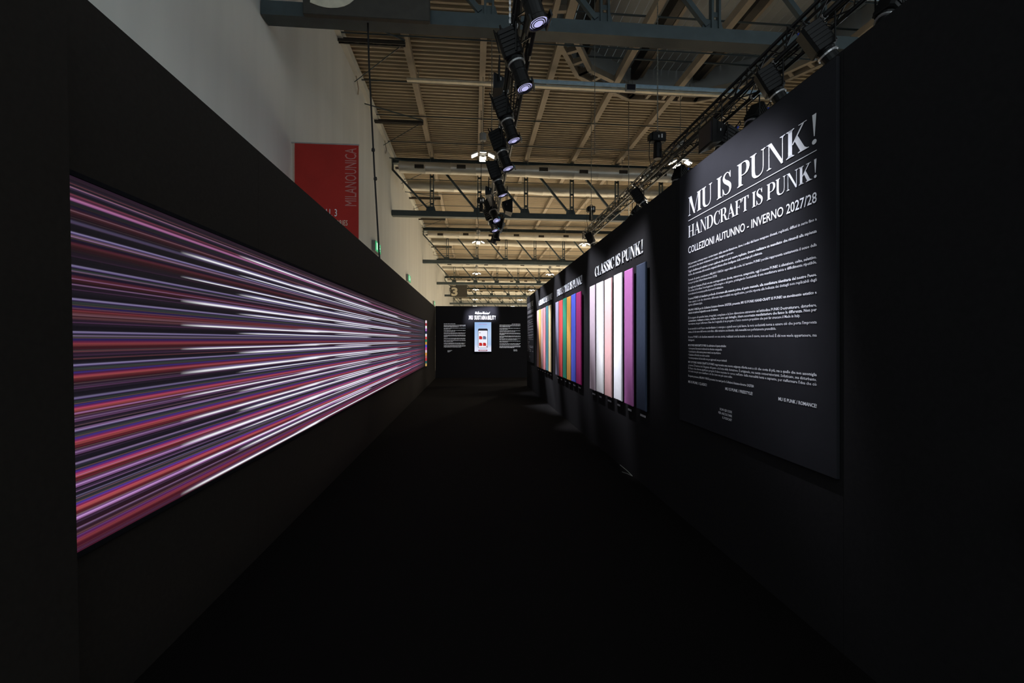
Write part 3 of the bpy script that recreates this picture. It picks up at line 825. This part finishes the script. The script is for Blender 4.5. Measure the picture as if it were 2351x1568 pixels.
# ---------------------------------------------------------------- LED screen on the left wall
import numpy as np
SY0, SY1, SZ0, SZ1 = 1.72, 14.9, 0.755, 2.245
o = (XL, SY0, SZ0)
t = thing('led_screen', 'long LED video wall of white, pink and red light streaks on the left black wall', 'screen', o)
fr = MB()
fr.box((XL, SY0, SZ1), (XL + .02, SY1 + .03, SZ1 + .02)).box((XL, SY0, SZ0 - .02), (XL + .02, SY1 + .03, SZ0)).box((XL, SY1, SZ0), (XL + .02, SY1 + .03, SZ1))
rel(fr.build('frame', M_BLACK_F, t), o)
NZ = 900
zs = np.linspace(SZ0, SZ1, NZ)
def u2y(u):                                  # where a column seen at image column u lies along the wall
    a = (u - 1175.5) / F_PX
    dx = a * math.cos(YAW) + math.sin(YAW); dy = -a * math.sin(YAW) + math.cos(YAW)
    return XL / dx * dy
ya = [u2y(q) for q in (400, 408, 416, 425, 435, 448, 465, 535, 543, 551, 560, 572, 590, 640, 670, 678, 687, 698, 712, 722, 732, 755, 764, 772, 782, 800, 830, 840, 846, 852, 880, 900, 908, 913, 918, 930, 936, 940, 944, 955, 962, 968, 971)]
ys = np.array(sorted([SY0, 2.2, 2.5] + ya + [SY1]))
rng = np.random.default_rng(5)
ROW0, PER = 1.632, 0.1305
img = np.zeros((NZ, len(ys), 3))
def lin(c): c = np.array(c) / 255.0; return np.where(c <= .04045, c / 12.92, ((c + .055) / 1.055) ** 2.4)
ph_z = (ROW0 - zs) / PER                     # grows downwards; integer part = row
row = np.floor(ph_z + 0.06); ph = ph_z - row  # phase in row, 0 at the lavender line
g = np.clip((SZ1 - zs) / (SZ1 - SZ0), 0, 1)  # 0 at the top, 1 at the bottom
base = lin((26, 22, 32))[None, :] * np.ones((NZ, 1)) * (0.55 + .25 * g[:, None])
def band(c, a, b, amp, soft=.02):
    """add colour c between phases a..b with per-height amplitude amp"""
    w = 1 / (1 + np.exp(-(ph - a) / (soft / 4))) * 1 / (1 + np.exp((ph - b) / (soft / 4)))
    return lin(c)[None, :] * (w * amp)[:, None]
low = np.clip((g - .25) / .75, 0, 1); mid = np.exp(-((g - .45) / .3) ** 2)
S = base.copy()
S += band((186, 172, 226), -.022, .018, np.clip(1.0 - np.abs(g - .33) * 1.2, .10, 1) * .62, .03)
S += band((120, 90, 170), .02, .05, .35 * (1 - low), .03)
S += band((52, 62, 58), .08, .17, .25 + .6 * mid, .04)
S += band((120, 80, 62), .165, .185, .3 + .6 * low)
S += band((84, 62, 178), .20, .25, .05 + .62 * low ** .8, .04)
S += band((140, 40, 120), .26, .32, .05 + .8 * low ** 1.3, .04)
S += band((156, 46, 70), .29, .36, .10 + .62 * low ** .8, .04)
S += band((188, 88, 84), .33, .42, .08 + .62 * low ** .8, .05)
S += band((120, 30, 34), .40, .52, .10 + .55 * low, .06)
S += band((108, 84, 76), .55, .57, .2 + .8 * low)
S += band((62, 32, 56), .56, .74, .15 + .55 * low, .06)
S += band((150, 104, 168), .60, .70, .9 * np.clip((low - .45) / .55, 0, 1), .03)
S += band((190, 160, 205), .64, .66, .9 * np.clip((low - .3) / .7, 0, 1))
S += band((128, 82, 130), .70, .72, .25 + .6 * low)
S += band((100, 70, 110), .78, .795, .6 * low)
hi = np.clip(1 - g / .12, 0, 1)
S *= (1 - .75 * hi)[:, None]
S += lin((30, 28, 44))[None, :] * hi[:, None] * .8
for zc, c, w in ((2.198, (96, 74, 110), .003), (2.170, (120, 48, 70), .003), (2.155, (186, 100, 146), .006), (2.065, (70, 66, 92), .006)):
    S += lin(c)[None, :] * np.exp(-((zs - zc) / w) ** 2)[:, None]
fine = rng.random(NZ); fine = np.convolve(fine, [.15, .7, .15], 'same')
S *= (0.38 + .92 * fine * (0.55 + .9 * g))[:, None]
for k in range(44):                          # hairlines of lilac and brick, denser towards the floor
    zc = SZ0 + (SZ1 - SZ0) * rng.random() ** 1.9
    c = [(150, 110, 160), (110, 60, 60), (120, 90, 100)][k % 3]
    S += lin(c)[None, :] * (np.exp(-((zs - zc) / .0022) ** 2) * (.25 + .4 * rng.random()))[:, None]
dim = np.clip((1 - g) / .10, 0, 1)           # the last strip at the bottom is deep red
S = S * dim[:, None] + (1 - dim)[:, None] * lin((58, 14, 30))[None, :] * (.5 + fine)[:, None]
img[:] = S[:, None, :]
# white dashes: start column, end column, phase, half width
white = lin((246, 246, 252))
for (ua, ub, p0, hw) in ((408, 735, .615, .0062), (542, 848, .895, .0052), (676, 914, .545, .0066), (766, 942, .72, .0050)):
    a, b = u2y(ua), u2y(ub)
    d = (ys - a) / max(.3, .10 * a)
    env = np.clip(d, 0, 1) * np.clip((b - ys) / (.035 * b), 0, 1)
    for r in range(-5, 8):
        zc = ROW0 - (r + p0) * PER
        if not SZ0 + .012 < zc < SZ1 - .07: continue
        wz = hw * (.75 + .25 * math.sin(r * 2.3 + p0 * 9)) * (1.25 if r > 2 else 1)
        prof_ = np.exp(-np.abs((zs - zc) / wz) ** 2.6)[:, None] * env[None, :] ** .8
        tail = np.exp(-np.abs((zs - zc - wz * 2.0) / (wz * .9)) ** 2)[:, None] * env[None, :]
        img = img * (1 - prof_[..., None]) + white * prof_[..., None] * 1.05
        img += lin((150, 140, 205)) * tail[..., None] * (.38 if r < 2 else .15)
fade = np.clip((14.2 - ys) / 1.6, 0, 1)      # the picture thins out before the end of the wall
haze = lin((34, 34, 46))
img = img * (.22 + .78 * fade)[None, :, None] + haze * (1 - fade)[None, :, None] * (.9 - .6 * g)[:, None, None]
img *= np.clip((14.75 - ys) / .1, 0, 1)[None, :, None]
NY = len(ys)
verts = [(XL + .012, float(yy), float(zz)) for zz in zs for yy in ys]
faces = [(i * NY + j, i * NY + j + 1, (i + 1) * NY + j + 1, (i + 1) * NY + j) for i in range(NZ - 1) for j in range(NY - 1)]
me = bpy.data.meshes.new('picture'); me.from_pydata(verts, [], faces); me.update()
ca = me.color_attributes.new('picture', 'FLOAT_COLOR', 'POINT')
buf = np.ones((NZ * NY, 4), dtype=np.float32); buf[:, :3] = np.clip(img, 0, 1.4).reshape(-1, 3)
ca.data.foreach_set('color', buf.ravel())
m = emit_attr('led_picture', 1.0); m.cycles.emission_sampling = 'NONE'
me.materials.append(m)
rel(link('picture', me, t), o)

# thin strip glowing with painted fabric reflections at the end of the screen, standing out from the wall
cols = [(235, 215, 225), (170, 60, 70), (245, 240, 245), (180, 110, 190), (40, 50, 80), (245, 240, 250), (215, 80, 80), (50, 130, 100), (215, 160, 70), (90, 90, 210), (200, 70, 150), (230, 200, 215), (220, 150, 60), (190, 110, 110), (200, 60, 70), (50, 100, 100), (200, 160, 90)]
vs = []; fs = []; cc = []
for k, c in enumerate(cols):
    za = 2.25 - (2.25 - .745) * k / len(cols); zb = 2.25 - (2.25 - .745) * (k + 1) / len(cols)
    n = len(vs)
    for yy in (14.95, 15.02):
        vs += [(XL, yy, za), (XL + .058, yy, za), (XL + .058, yy, zb), (XL, yy, zb)]
    fs += [(n, n + 1, n + 2, n + 3), (n + 1, n + 5, n + 6, n + 2), (n + 7, n + 6, n + 5, n + 4)]
    cc += [tuple(lin(c)) + (1,)] * 8
me = bpy.data.meshes.new('reflection_strip'); me.from_pydata(vs, [], fs); me.update()
ca = me.color_attributes.new('picture', 'FLOAT_COLOR', 'POINT'); ca.data.foreach_set('color', np.array(cc, dtype=np.float32).ravel())
me.materials.append(MATS['led_picture'])
tag(link('reflection_strip', me), 'narrow upright strip of painted fabric reflections at the far end of the LED screen', 'light strip')

# ---------------------------------------------------------------- fabric boards, titles and captions on the right wall
BZ0, BZ1 = 0.835, 2.445
def fabric_mat(name, c):
    return mat('fabric_' + name, tuple(float(q) for q in lin(c)), 0.9, var=0.06, scale=60, bump=0.15, stretch=(1, 1, .25), spec=0.1)
SETS = [
    ('the CLASSIC set', [(4.66, 4.93), (5.055, 5.335), (5.44, 5.745), (5.86, 6.155), (6.25, 6.58), (6.665, 6.96)],
     [('slate navy', (58, 66, 82)), ('orchid purple', (186, 112, 172)), ('chalk white', (250, 250, 250)), ('salmon pink', (220, 172, 168)), ('warm white', (246, 244, 240)), ('pale lilac', (224, 202, 212))]),
    ('the FREESTYLE set', [(7.54, 7.90), (7.945, 8.30), (8.35, 8.70), (8.755, 9.09), (9.145, 9.515), (9.57, 9.91)],
     [('magenta', (158, 44, 104)), ('cobalt blue', (78, 92, 196)), ('mustard yellow', (190, 140, 62)), ('emerald green', (40, 124, 96)), ('coral red', (226, 84, 84)), ('lavender grey', (168, 162, 188))]),
    ('the ROMANCE set', [(10.53, 10.84), (10.89, 11.25), (11.31, 11.68), (11.75, 12.07), (12.14, 12.46), (12.52, 12.85)],
     [('cream', (232, 204, 152)), ('teal', (74, 124, 134)), ('rose pink', (226, 142, 146)), ('taupe', (190, 158, 150)), ('apricot', (240, 178, 96)), ('blush beige', (226, 186, 182))])]
M_SMALL = mat('small_print', (0.60, 0.64, 0.76), 0.7)
M_CAP = mat('grey_print', (0.45, 0.45, 0.47), 0.6)
for si, (sname, spans, cols) in enumerate(SETS):
    for (a, b), (cn, c) in zip(spans, cols):
        m_ = fabric_mat(sname[4:8] + cn, c)
        dz = random.uniform(-.006, .006)
        t = thing('fabric_board', f'{cn} fabric-covered board on the right wall in {sname}', 'fabric board', (XR, (a + b) / 2, BZ0), f'fabric boards of {sname}')
        o = (XR, (a + b) / 2, BZ0)
        # thin padded front with eased edges, standing off the wall on a slim spacer
        mb = MB(); x0, x1 = XR - .044, XR - .022
        ring = lambda x, i: [(x, a + i, BZ0 + i + dz), (x, b - i, BZ0 + i + dz), (x, b - i, BZ1 - i + dz), (x, a + i, BZ1 - i + dz)]
        mb.add(ring(x1, .002) + ring(x0 + .008, 0) + ring(x0 + .003, .003) + ring(x0, .010),
               [(k * 4 + i, k * 4 + (i + 1) % 4, k * 4 + 4 + (i + 1) % 4, k * 4 + 4 + i) for k in range(3) for i in range(4)] + [(12, 13, 14, 15), (3, 2, 1, 0)])
        rel(mb.build('fabric_cover', m_, t), o)
        rel(MB().box((XR - .0215, a + .05, BZ0 + .05), (XR - .001, b - .05, BZ1 - .05)).build('spacer', M_LAMPB, t), o)
        # caption: a short printed line under the board, broken into word-like bars
        mb = MB(); yy = b - .02; rnd = random.Random(int(a * 1000))
        for w in ([.012, .05, .035] if rnd.random() < .5 else [.045, .03, .02, .03]):
            mb.box((XR - .003, yy - w, BZ0 - .085), (XR - .001, yy, BZ0 - .062)); yy -= w + .010
        tag(mb.build('caption', M_CAP), f'tiny printed caption under the {cn} board of {sname}', 'caption', f'captions under the boards of {sname}')
for txt, ya_, yb_, z in (('CLASSIC IS PUNK!', 6.78, 4.83, 2.570), ('FREESTYLE IS PUNK!', 9.93, 7.62, 2.578), ('ROMANCE IS PUNK!', 12.75, 10.56, 2.578)):
    o = (XR, yb_, z)
    t = thing('wall_lettering', f'white serif lettering {txt} over the fabric boards on the right wall', 'lettering', o)
    for c, v, f in serif_line(txt, ya_ - yb_, .147):
        rel(MB().add(*slab(on_right(v, XR - .008, ya_, z), f, (.006, 0, 0))).build('letter', M_TEXT, t), o)

# ---------------------------------------------------------------- text panel
BODY = [
 (2.251, 1, 0, "Nel panorama contemporaneo caratterizzato dalla standardizzazione, dove i codici del lusso vengono clonati, replicati, diffusi in serie fino a"),
 (2.222, .465, 0, "perdere ogni aura, l'atto davvero rivoluzionario non è urlare, distruggere o provocare."),
 (2.186, 1, .5, "Oggi la ribellione più radicale è creare qualcosa che non può essere replicato. Ovvero realizzare un manufatto che rimandi alla sapienza"),
 (2.156, .685, 0, "del fare, alla conoscenza delle tecniche artigianali abbinate all'uso intelligente della tecnologia più sofisticata."),
 (2.112, 1, 0, "Partendo da queste considerazioni MILANO UNICA è approdata alla scelta del termine PUNK! perché rappresenta esattamente il senso della"),
 (2.085, .315, 0, "ricerca per le prossime Collezioni Autunno-Inverno 2027/28."),
 (2.045, 1, .3, "Se negli anni Settanta il Punk era una contrapposizione diretta, rumorosa, antagonista, oggi il nuovo PUNK! è silenzioso, colto, selettivo."),
 (2.018, 1, 0, "È la scelta di chi rifiuta l'omologazione dell'immagine e del gusto, privilegiando l'esclusività di una manifattura unica e difficilmente ripetibile,"),
 (1.990, .375, 0, "se non attraverso la conoscenza specifica dei processi di realizzazione."),
 (1.950, 1, 1, "Il nuovo PUNK! è il desiderio profondo di tornare alla materia prima, al gesto manuale, alla manifattura identitaria del nostro Paese."),
 (1.922, 1, 0, "Tutto questo è ciò che determina differenze impercettibili ma significative, perché riporta alla bellezza dei dettagli non replicabili dagli"),
 (1.895, .165, 0, "algoritmi e dall'industria digitale."),
 (1.853, 1, 1, "MILANO UNICA per le Collezioni Autunno-Inverno 2027/28, presenta: MU IS PUNK! HANDCRAFT IS PUNK! un movimento estetico e"),
 (1.827, .325, 1, "culturale che trasforma l'artigianalità in un atto di resistenza."),
 (1.784, 1, .4, "È il recupero di tecniche lente, irregolari, complesse e la loro distorsione attraverso un'attitudine PUNK! Destrutturare, disturbare,"),
 (1.759, 1, .8, "contaminare, realizzare a mano, studiare con cura ogni dettaglio, ideare accortezze manifatturiere che fanno la differenza. Non per"),
 (1.733, .915, 0, "decorazione, ma per riaffermare l'idea che l'originalità di un progetto è l'unico motore propulsivo che può far crescere il Made in Italy."),
 (1.691, 1, 0, "In un mondo in cui il lusso standardizzato è ovunque e quindi non è più lusso, la vera esclusività torna a essere ciò che porta l'impronta"),
 (1.664, .775, 0, "umana, ciò che nasce dall'errore controllato, dalla variazione accidentale, dalla manualità non perfettamente prevedibile."),
 (1.620, 1, 0, "Il nuovo PUNK! è chi desidera materiali con una storia, realizzati con la mente e con il cuore, non un feed. È chi non vuole appartenere, ma"),
 (1.594, .075, 0, "distinguersi."),
 (1.549, .400, .6, "MU IS PUNK! HANDCRAFT IS PUNK! è la celebrazione di questa attitudine:"),
 (1.522, .360, 0, "• la riscoperta di lavorazioni tradizionali che diventano avanguardia"),
 (1.495, .350, 0, "• la valorizzazione della materia prima in tutta la sua imperfezione"),
 (1.468, .240, 0, "• l'esaltazione dell'unicità come valore assoluto"),
 (1.441, .405, 0, "• la reinterpretazione dei best-seller non per aggiornarli, ma per riattivarli"),
 (1.405, 1, .3, "MU IS PUNK! HANDCRAFT IS PUNK! rappresenta una nuova esigenza riferita non a ciò che costa di più, ma a quello che non assomiglia"),
 (1.378, 1, 0, "a niente. È l'unione tra l'eleganza del gesto e la forza della deviazione. È artigianale, ma senza conservatorismi. Sofisticato, ma disturbante."),
 (1.352, 1, 0, "È il lusso che ritrova significato proprio lì dove nessuno lo cerca: nell'atto della manualità lenta e sapiente, per riaffermare l'idea che ciò"),
 (1.327, .455, 0, "che è unico non può essere massificato e ciò che è raro non può essere svilito."),
 (1.286, .625, .5, "Da queste premesse, MILANO UNICA presenta i tre temi per le Collezioni Autunno-Inverno 2027/28:"),
]
PANEL_KIDS = []
def text_panel(y_far, y_near, z0, z1, label, first):
    X = XR - .02
    o = (XR, y_near, z0)
    t = thing('text_poster', label, 'poster', o)
    rel(MB().bevbox((XR - .02, y_near, z0), (XR - .001, y_far, z1), .003).build('panel_board', M_PANEL, t), o)
    return t, o
t, o = text_panel(3.91, 2.15, .885, 3.06, 'large dark text panel headed MU IS PUNK! in white on the right wall', True)
XT = XR - .0225
YL, TW = 3.738, 1.456
def put(name, v, f, y0, z0):
    ob = rel(MB().add(on_right(v, XT, y0, z0), f).build(name, M_TEXT, t), o)
    PANEL_KIDS.append(ob); return ob
for c, v, f in serif_line('MU IS PUNK!', TW, .160): put('letter', v, f, YL, 2.672)
for c, v, f in serif_line('HANDCRAFT IS PUNK!', TW, .100): put('letter', v, f, YL, 2.485)
put('rule_line', *rect(0, 0, TW, .004), YL, 2.630)
v, f = sans('COLLEZIONI AUTUNNO - INVERNO 2027/28', TW, .056, bold=.008, res=3); put('subtitle', v, f, YL, 2.350)
for z, w, b, s in BODY:
    v, f = sans(s, TW * w, .0165, bold=.004 + .018 * b, res=1); put('text_line', v, f, YL, z)
for s, ya_, yb_ in (('MU IS PUNK / CLASSIC!', 3.738, 3.431), ('MU IS PUNK / FREESTYLE!', 3.167, 2.843), ('MU IS PUNK / ROMANCE!', 2.588, 2.282)):
    v, f = sans(s, ya_ - yb_, .0195, bold=.016, res=2); put('text_line', v, f, ya_, 1.233)
for s, z, w in (('SCAN QR CODE', 1.073, .158), ('PER ASCOLTARE', 1.044, .178), ('IL PODCAST', 1.015, .122)):
    v, f = sans(s, w, .0165, bold=.006, res=2, align='r'); put('text_line', v, f, 3.082, z)
# the far copy of the panel at the other end of the wall
t2 = thing('text_poster', 'narrow-looking dark text panel at the far end of the right wall', 'poster', (XR, 13.66, .885))
bd = [c for c in t.children if c.name.startswith('panel_board')][0]
for src in [bd] + PANEL_KIDS:
    c = src.copy(); C.objects.link(c); c.parent = t2
    # same print, same mesh; its thing stands 11.5 m further on
    c.location = src.location

# carpet thread at the foot of the wall
tag(MB().path([(1.80, 5.30, .004), (1.83, 5.20, .012), (1.862, 5.12, .006), (1.868, 5.3, .012), (1.873, 5.6, .006)], .004, 4).build('loose_thread', M_WIRE), 'loose pale thread at the carpet edge below the slate board', 'thread')

# clear leaflet box low on the near right wall
mg = bpy.data.materials.new('clear_acrylic'); mg.use_nodes = True
b_ = mg.node_tree.nodes['Principled BSDF']; b_.inputs['Transmission Weight'].default_value = 1; b_.inputs['Roughness'].default_value = .05; b_.inputs['IOR'].default_value = 1.3
o = (XR - .12, 1.02, .98)
t = thing('leaflet_holder', 'clear acrylic box in the dark at the lower right edge', 'holder', o)
for nm, a, b in (('front_sheet', (XR - .12, 1.02, .98), (XR - .116, 1.26, 1.12)), ('base_sheet', (XR - .12, 1.02, .976), (XR - .001, 1.26, .98)), ('side_sheet', (XR - .12, 1.256, .98), (XR - .001, 1.26, 1.12)), ('side_sheet', (XR - .12, 1.02, .98), (XR - .001, 1.024, 1.12))):
    rel(MB().box(a, b).build(nm, mg, t), o)

# ---------------------------------------------------------------- far wall
YW = YF - .003
def fx(u): return (u - 1085.5) / 1030.0 * 19.17       # image column to metres on the far wall (calibration)
def fz(v): return 1.6 + (781 - v) / 1030.0 * 19.17
def zx(p): return fx(940 + p / 6.53)
def zz(p): return fz(660 + p / 6.53)
o = (fx(1109), YF, fz(736))
t = thing('wall_lettering', 'white sans lettering MU SUSTAINABILITY on the far black wall', 'lettering', o)
w = fx(1138) - fx(1076); x = 0
full, _ = sans('MU SUSTAINABILITY', w, .165, bold=.03)
adv = []
s = 'MU SUSTAINABILITY'; tot = 0; W = {'M': .85, 'U': .70, 'S': .55, ' ': .38, 'T': .60, 'A': .68, 'I': .30, 'N': .74, 'B': .62, 'L': .52, 'Y': .62}
tot = sum(W[c] for c in s); x = fx(1076)
for c in s:
    a = W[c] / tot * w
    if c != ' ':
        v, f = sans(c, a * .74, .165, bold=.012, res=3)
        rel(MB().add(*slab(on_far(v, x + a * .1, YF - .012, fz(734)), f, (0, .011, 0))).build('letter', M_TEXT, t), o)
    x += a
# handwritten logo above it: one pen line per word
o = (fx(1107), YF, fz(721))
t = thing('script_logo', 'small white handwritten logo above the sustainability lettering on the far wall', 'logo', o)
def pen(pts, wd=.011):
    x0 = fx(1090.5); k = (fx(1124) - fx(1090.5)) / 10.0; z0 = fz(721.3)
    P = [(x0 + a * k, z0 + b * .085, wd * (1.1 if i % 2 else .8)) for i, (a, b) in enumerate(pts)]
    v, f = brush(P, 4)
    rel(MB().add(*slab([(p[0], YF - .008, p[1]) for p in v], f, (0, .007, 0))).build('pen_stroke', M_TEXT, t), o)
pen([(0, 0), (.25, 1.1), (.45, .4), (.55, .2), (.85, 1.1), (1.0, .3), (1.05, 0), (1.25, .15), (1.45, .6), (1.5, 0), (1.75, .1), (2.35, 1.3), (2.2, .7), (2.15, 0), (2.5, .1), (2.9, .6), (2.65, .5), (2.7, .05), (3.0, .4), (3.05, 0), (3.3, .4), (3.55, .6), (3.6, .0), (3.9, .15), (4.3, .6), (4.05, .5), (4.1, 0), (4.45, .2), (4.9, .55)])
pen([(5.35, 1.2), (5.25, .5), (5.35, 0), (5.7, .2), (6.05, 1.2), (5.95, .3), (6.1, 0), (6.35, .5), (6.45, .6), (6.5, 0), (6.8, .4), (6.95, .6), (7.0, 0), (7.3, .2), (7.5, .6), (7.5, .05), (7.8, .2), (8.2, .6), (7.95, .45), (8.05, 0), (8.4, .15), (8.8, .6), (8.6, .55), (8.6, 0), (8.95, .2), (9.15, .5), (9.15, 0), (9.5, .4), (10.0, 1.1)])
pen([(1.55, .95), (1.6, 1.05)]); pen([(7.6, .95), (7.65, 1.05)])

# two blocks of small print, too fine to read: rows of word-like bars
def text_block(xa, xb, label, right, header, paras, tail):
    o = (xa, YF, zz(900))
    t = thing('text_block', label, 'wall text', o, 'small-print blocks on the far wall')
    rnd = random.Random(int(xa * 100) + 3)
    def row(x0, x1, ztop, h, par):
        mb = MB(); x = x0
        while x < x1 - .004:
            w = min(x1 - x, rnd.choice([.022, .034, .05, .066, .084]))
            mb.box((x, YF - .005, ztop - h * rnd.uniform(.85, 1.0)), (x + w, YF - .001, ztop)); x += w + .013
        rel(mb.build(par, M_SMALL, t), o)
    row(*header, zz(543), .024, 'heading_line')
    for (pa, pb, last) in paras:
        n = max(2, round((pb - pa) / 12.5))
        for i in range(n):
            z = zz(pa + (pb - pa) * i / n)
            x1 = xb if i < n - 1 else xa + (xb - xa) * last
            row(xa, x1, z, .026, 'text_line')
    for i in range(3): row(tail[0], tail[1] - (.05 * i if not right else 0), zz(tail[2] + 10 * i), .02, 'note_line')
PAR = [(563, 598, .7), (608, 632, .3), (642, 668, .52), (678, 705, .98), (713, 748, .17), (758, 782, 1), (792, 820, .42), (828, 855, .95), (862, 900, .8)]
text_block(zx(520), zx(838), 'white small-print block left of the phone display on the far wall', False, (zx(520), zx(692)), PAR, (zx(575), zx(640), 940))
PAR2 = [(558, 598, .5), (608, 636, .4), (645, 670, .75), (680, 712, .25), (724, 758, .2), (765, 790, .85), (800, 828, .4), (838, 863, .95), (873, 910, .7)]
text_block(zx(1345), zx(1660), 'white small-print block right of the phone display on the far wall', True, (zx(1530), zx(1655)), PAR2, (zx(1555), zx(1612), 928))

# upright display showing a phone
x0, x1, z0, z1 = zx(973), zx(1220), zz(960), zz(523)
o = (x0, YF, z0)
t = thing('display', 'upright pale blue display with a phone picture on the far wall', 'display', o)
rel(MB().bevbox((x0 - .02, YF - .05, z0 - .02), (x1 + .02, YF - .001, z1 + .02), .008).build('bezel', M_LAMPB, t), o)
me = bpy.data.meshes.new('screen')
g_ = 8; vs = []; cc = []
for i in range(g_ + 1):
    for j in range(g_ + 1):
        a, b = j / g_, i / g_
        vs.append((x0 + (x1 - x0) * a, YF - .052, z0 + (z1 - z0) * b))
        edge = min(a, 1 - a)
        k = max(0, 1 - abs(b - .25 - .35 * a) * 1.6)
        c = np.array((150, 185, 232)) * (1 - .55 * k) + np.array((226, 234, 250)) * .55 * k
        if b < .15: c = np.array((222, 226, 246))
        cc.append(tuple(lin(c)) + (1,))
me.from_pydata(vs, [], [(i * (g_ + 1) + j, i * (g_ + 1) + j + 1, (i + 1) * (g_ + 1) + j + 1, (i + 1) * (g_ + 1) + j) for i in range(g_) for j in range(g_)]); me.update()
ca = me.color_attributes.new('picture', 'FLOAT_COLOR', 'POINT'); ca.data.foreach_set('color', np.array(cc, dtype=np.float32).ravel())
me.materials.append(emit_attr('display_picture', 1.0))
rel(link('screen', me, t), o)
def rrect(xa, za, xb, zb, r, n=4):
    p = []
    for cx_, cz_, a0 in ((xb - r, zb - r, 0), (xa + r, zb - r, 90), (xa + r, za + r, 180), (xb - r, za + r, 270)):
        for i in range(n + 1):
            a = math.radians(a0 + 90 * i / n); p.append((cx_ + r * math.cos(a), cz_ + r * math.sin(a)))
    return p
def pic(name, p, d, m):
    rel(MB().add([(a, YF - .053 - d, b) for a, b in p], [tuple(range(len(p)))]).build(name, m, t), o)
E_DARK = emit('screen_black', (.004, .004, .012), 1); E_WHITE = emit('screen_white', tuple(lin((238, 238, 250))), 1)
E_RED = emit('screen_red', tuple(lin((190, 34, 34))), 1); E_MAR = emit('screen_maroon', tuple(lin((130, 16, 40))), 1)
E_SLATE = emit('screen_slate', tuple(lin((96, 112, 146))), 1); E_PINK = emit('screen_pink', tuple(lin((176, 160, 205))), 1); E_SIL = emit('screen_silver', tuple(lin((170, 178, 205))), 1)
R_ = lambda a, b, c, d, r: rrect(zx(a), zz(d), zx(c), zz(b), r)
pic('phone_body', R_(1023, 616, 1170, 910, .05), .001, E_SIL)
pic('phone_top', R_(1025, 618, 1168, 906, .05), .002, E_DARK)
pic('phone_page', R_(1030, 648, 1163, 903, .03), .003, E_WHITE)
pic('phone_page_title', R_(1040, 676, 1063, 684, .004), .004, E_MAR)
for (a, b, m_) in ((1040, 730, E_RED), (1097, 730, E_SLATE), (1040, 828, E_RED), (1098, 828, E_RED)):
    p = [(zx(a), zz(b)), (zx(a), zz(b + 47)), (zx(a + 47), zz(b + 47)), (zx(a + 47), zz(b + 15)), (zx(a + 34), zz(b))]
    pic('document_icon', p, .004, m_)
pic('round_button', rrect(zx(1145), zz(893), zx(1160), zz(878), .02), .004, E_MAR)
pic('pill_button', R_(1030, 932, 1163, 952, .026), .002, E_MAR)
pic('caption_bar', R_(1042, 938, 1150, 944, .006), .003, E_WHITE)
for a, b in ((1032, 1082), (1090, 1155)): pic('headline_bar', R_(a, 549, b, 560, .006), .002, E_PINK)
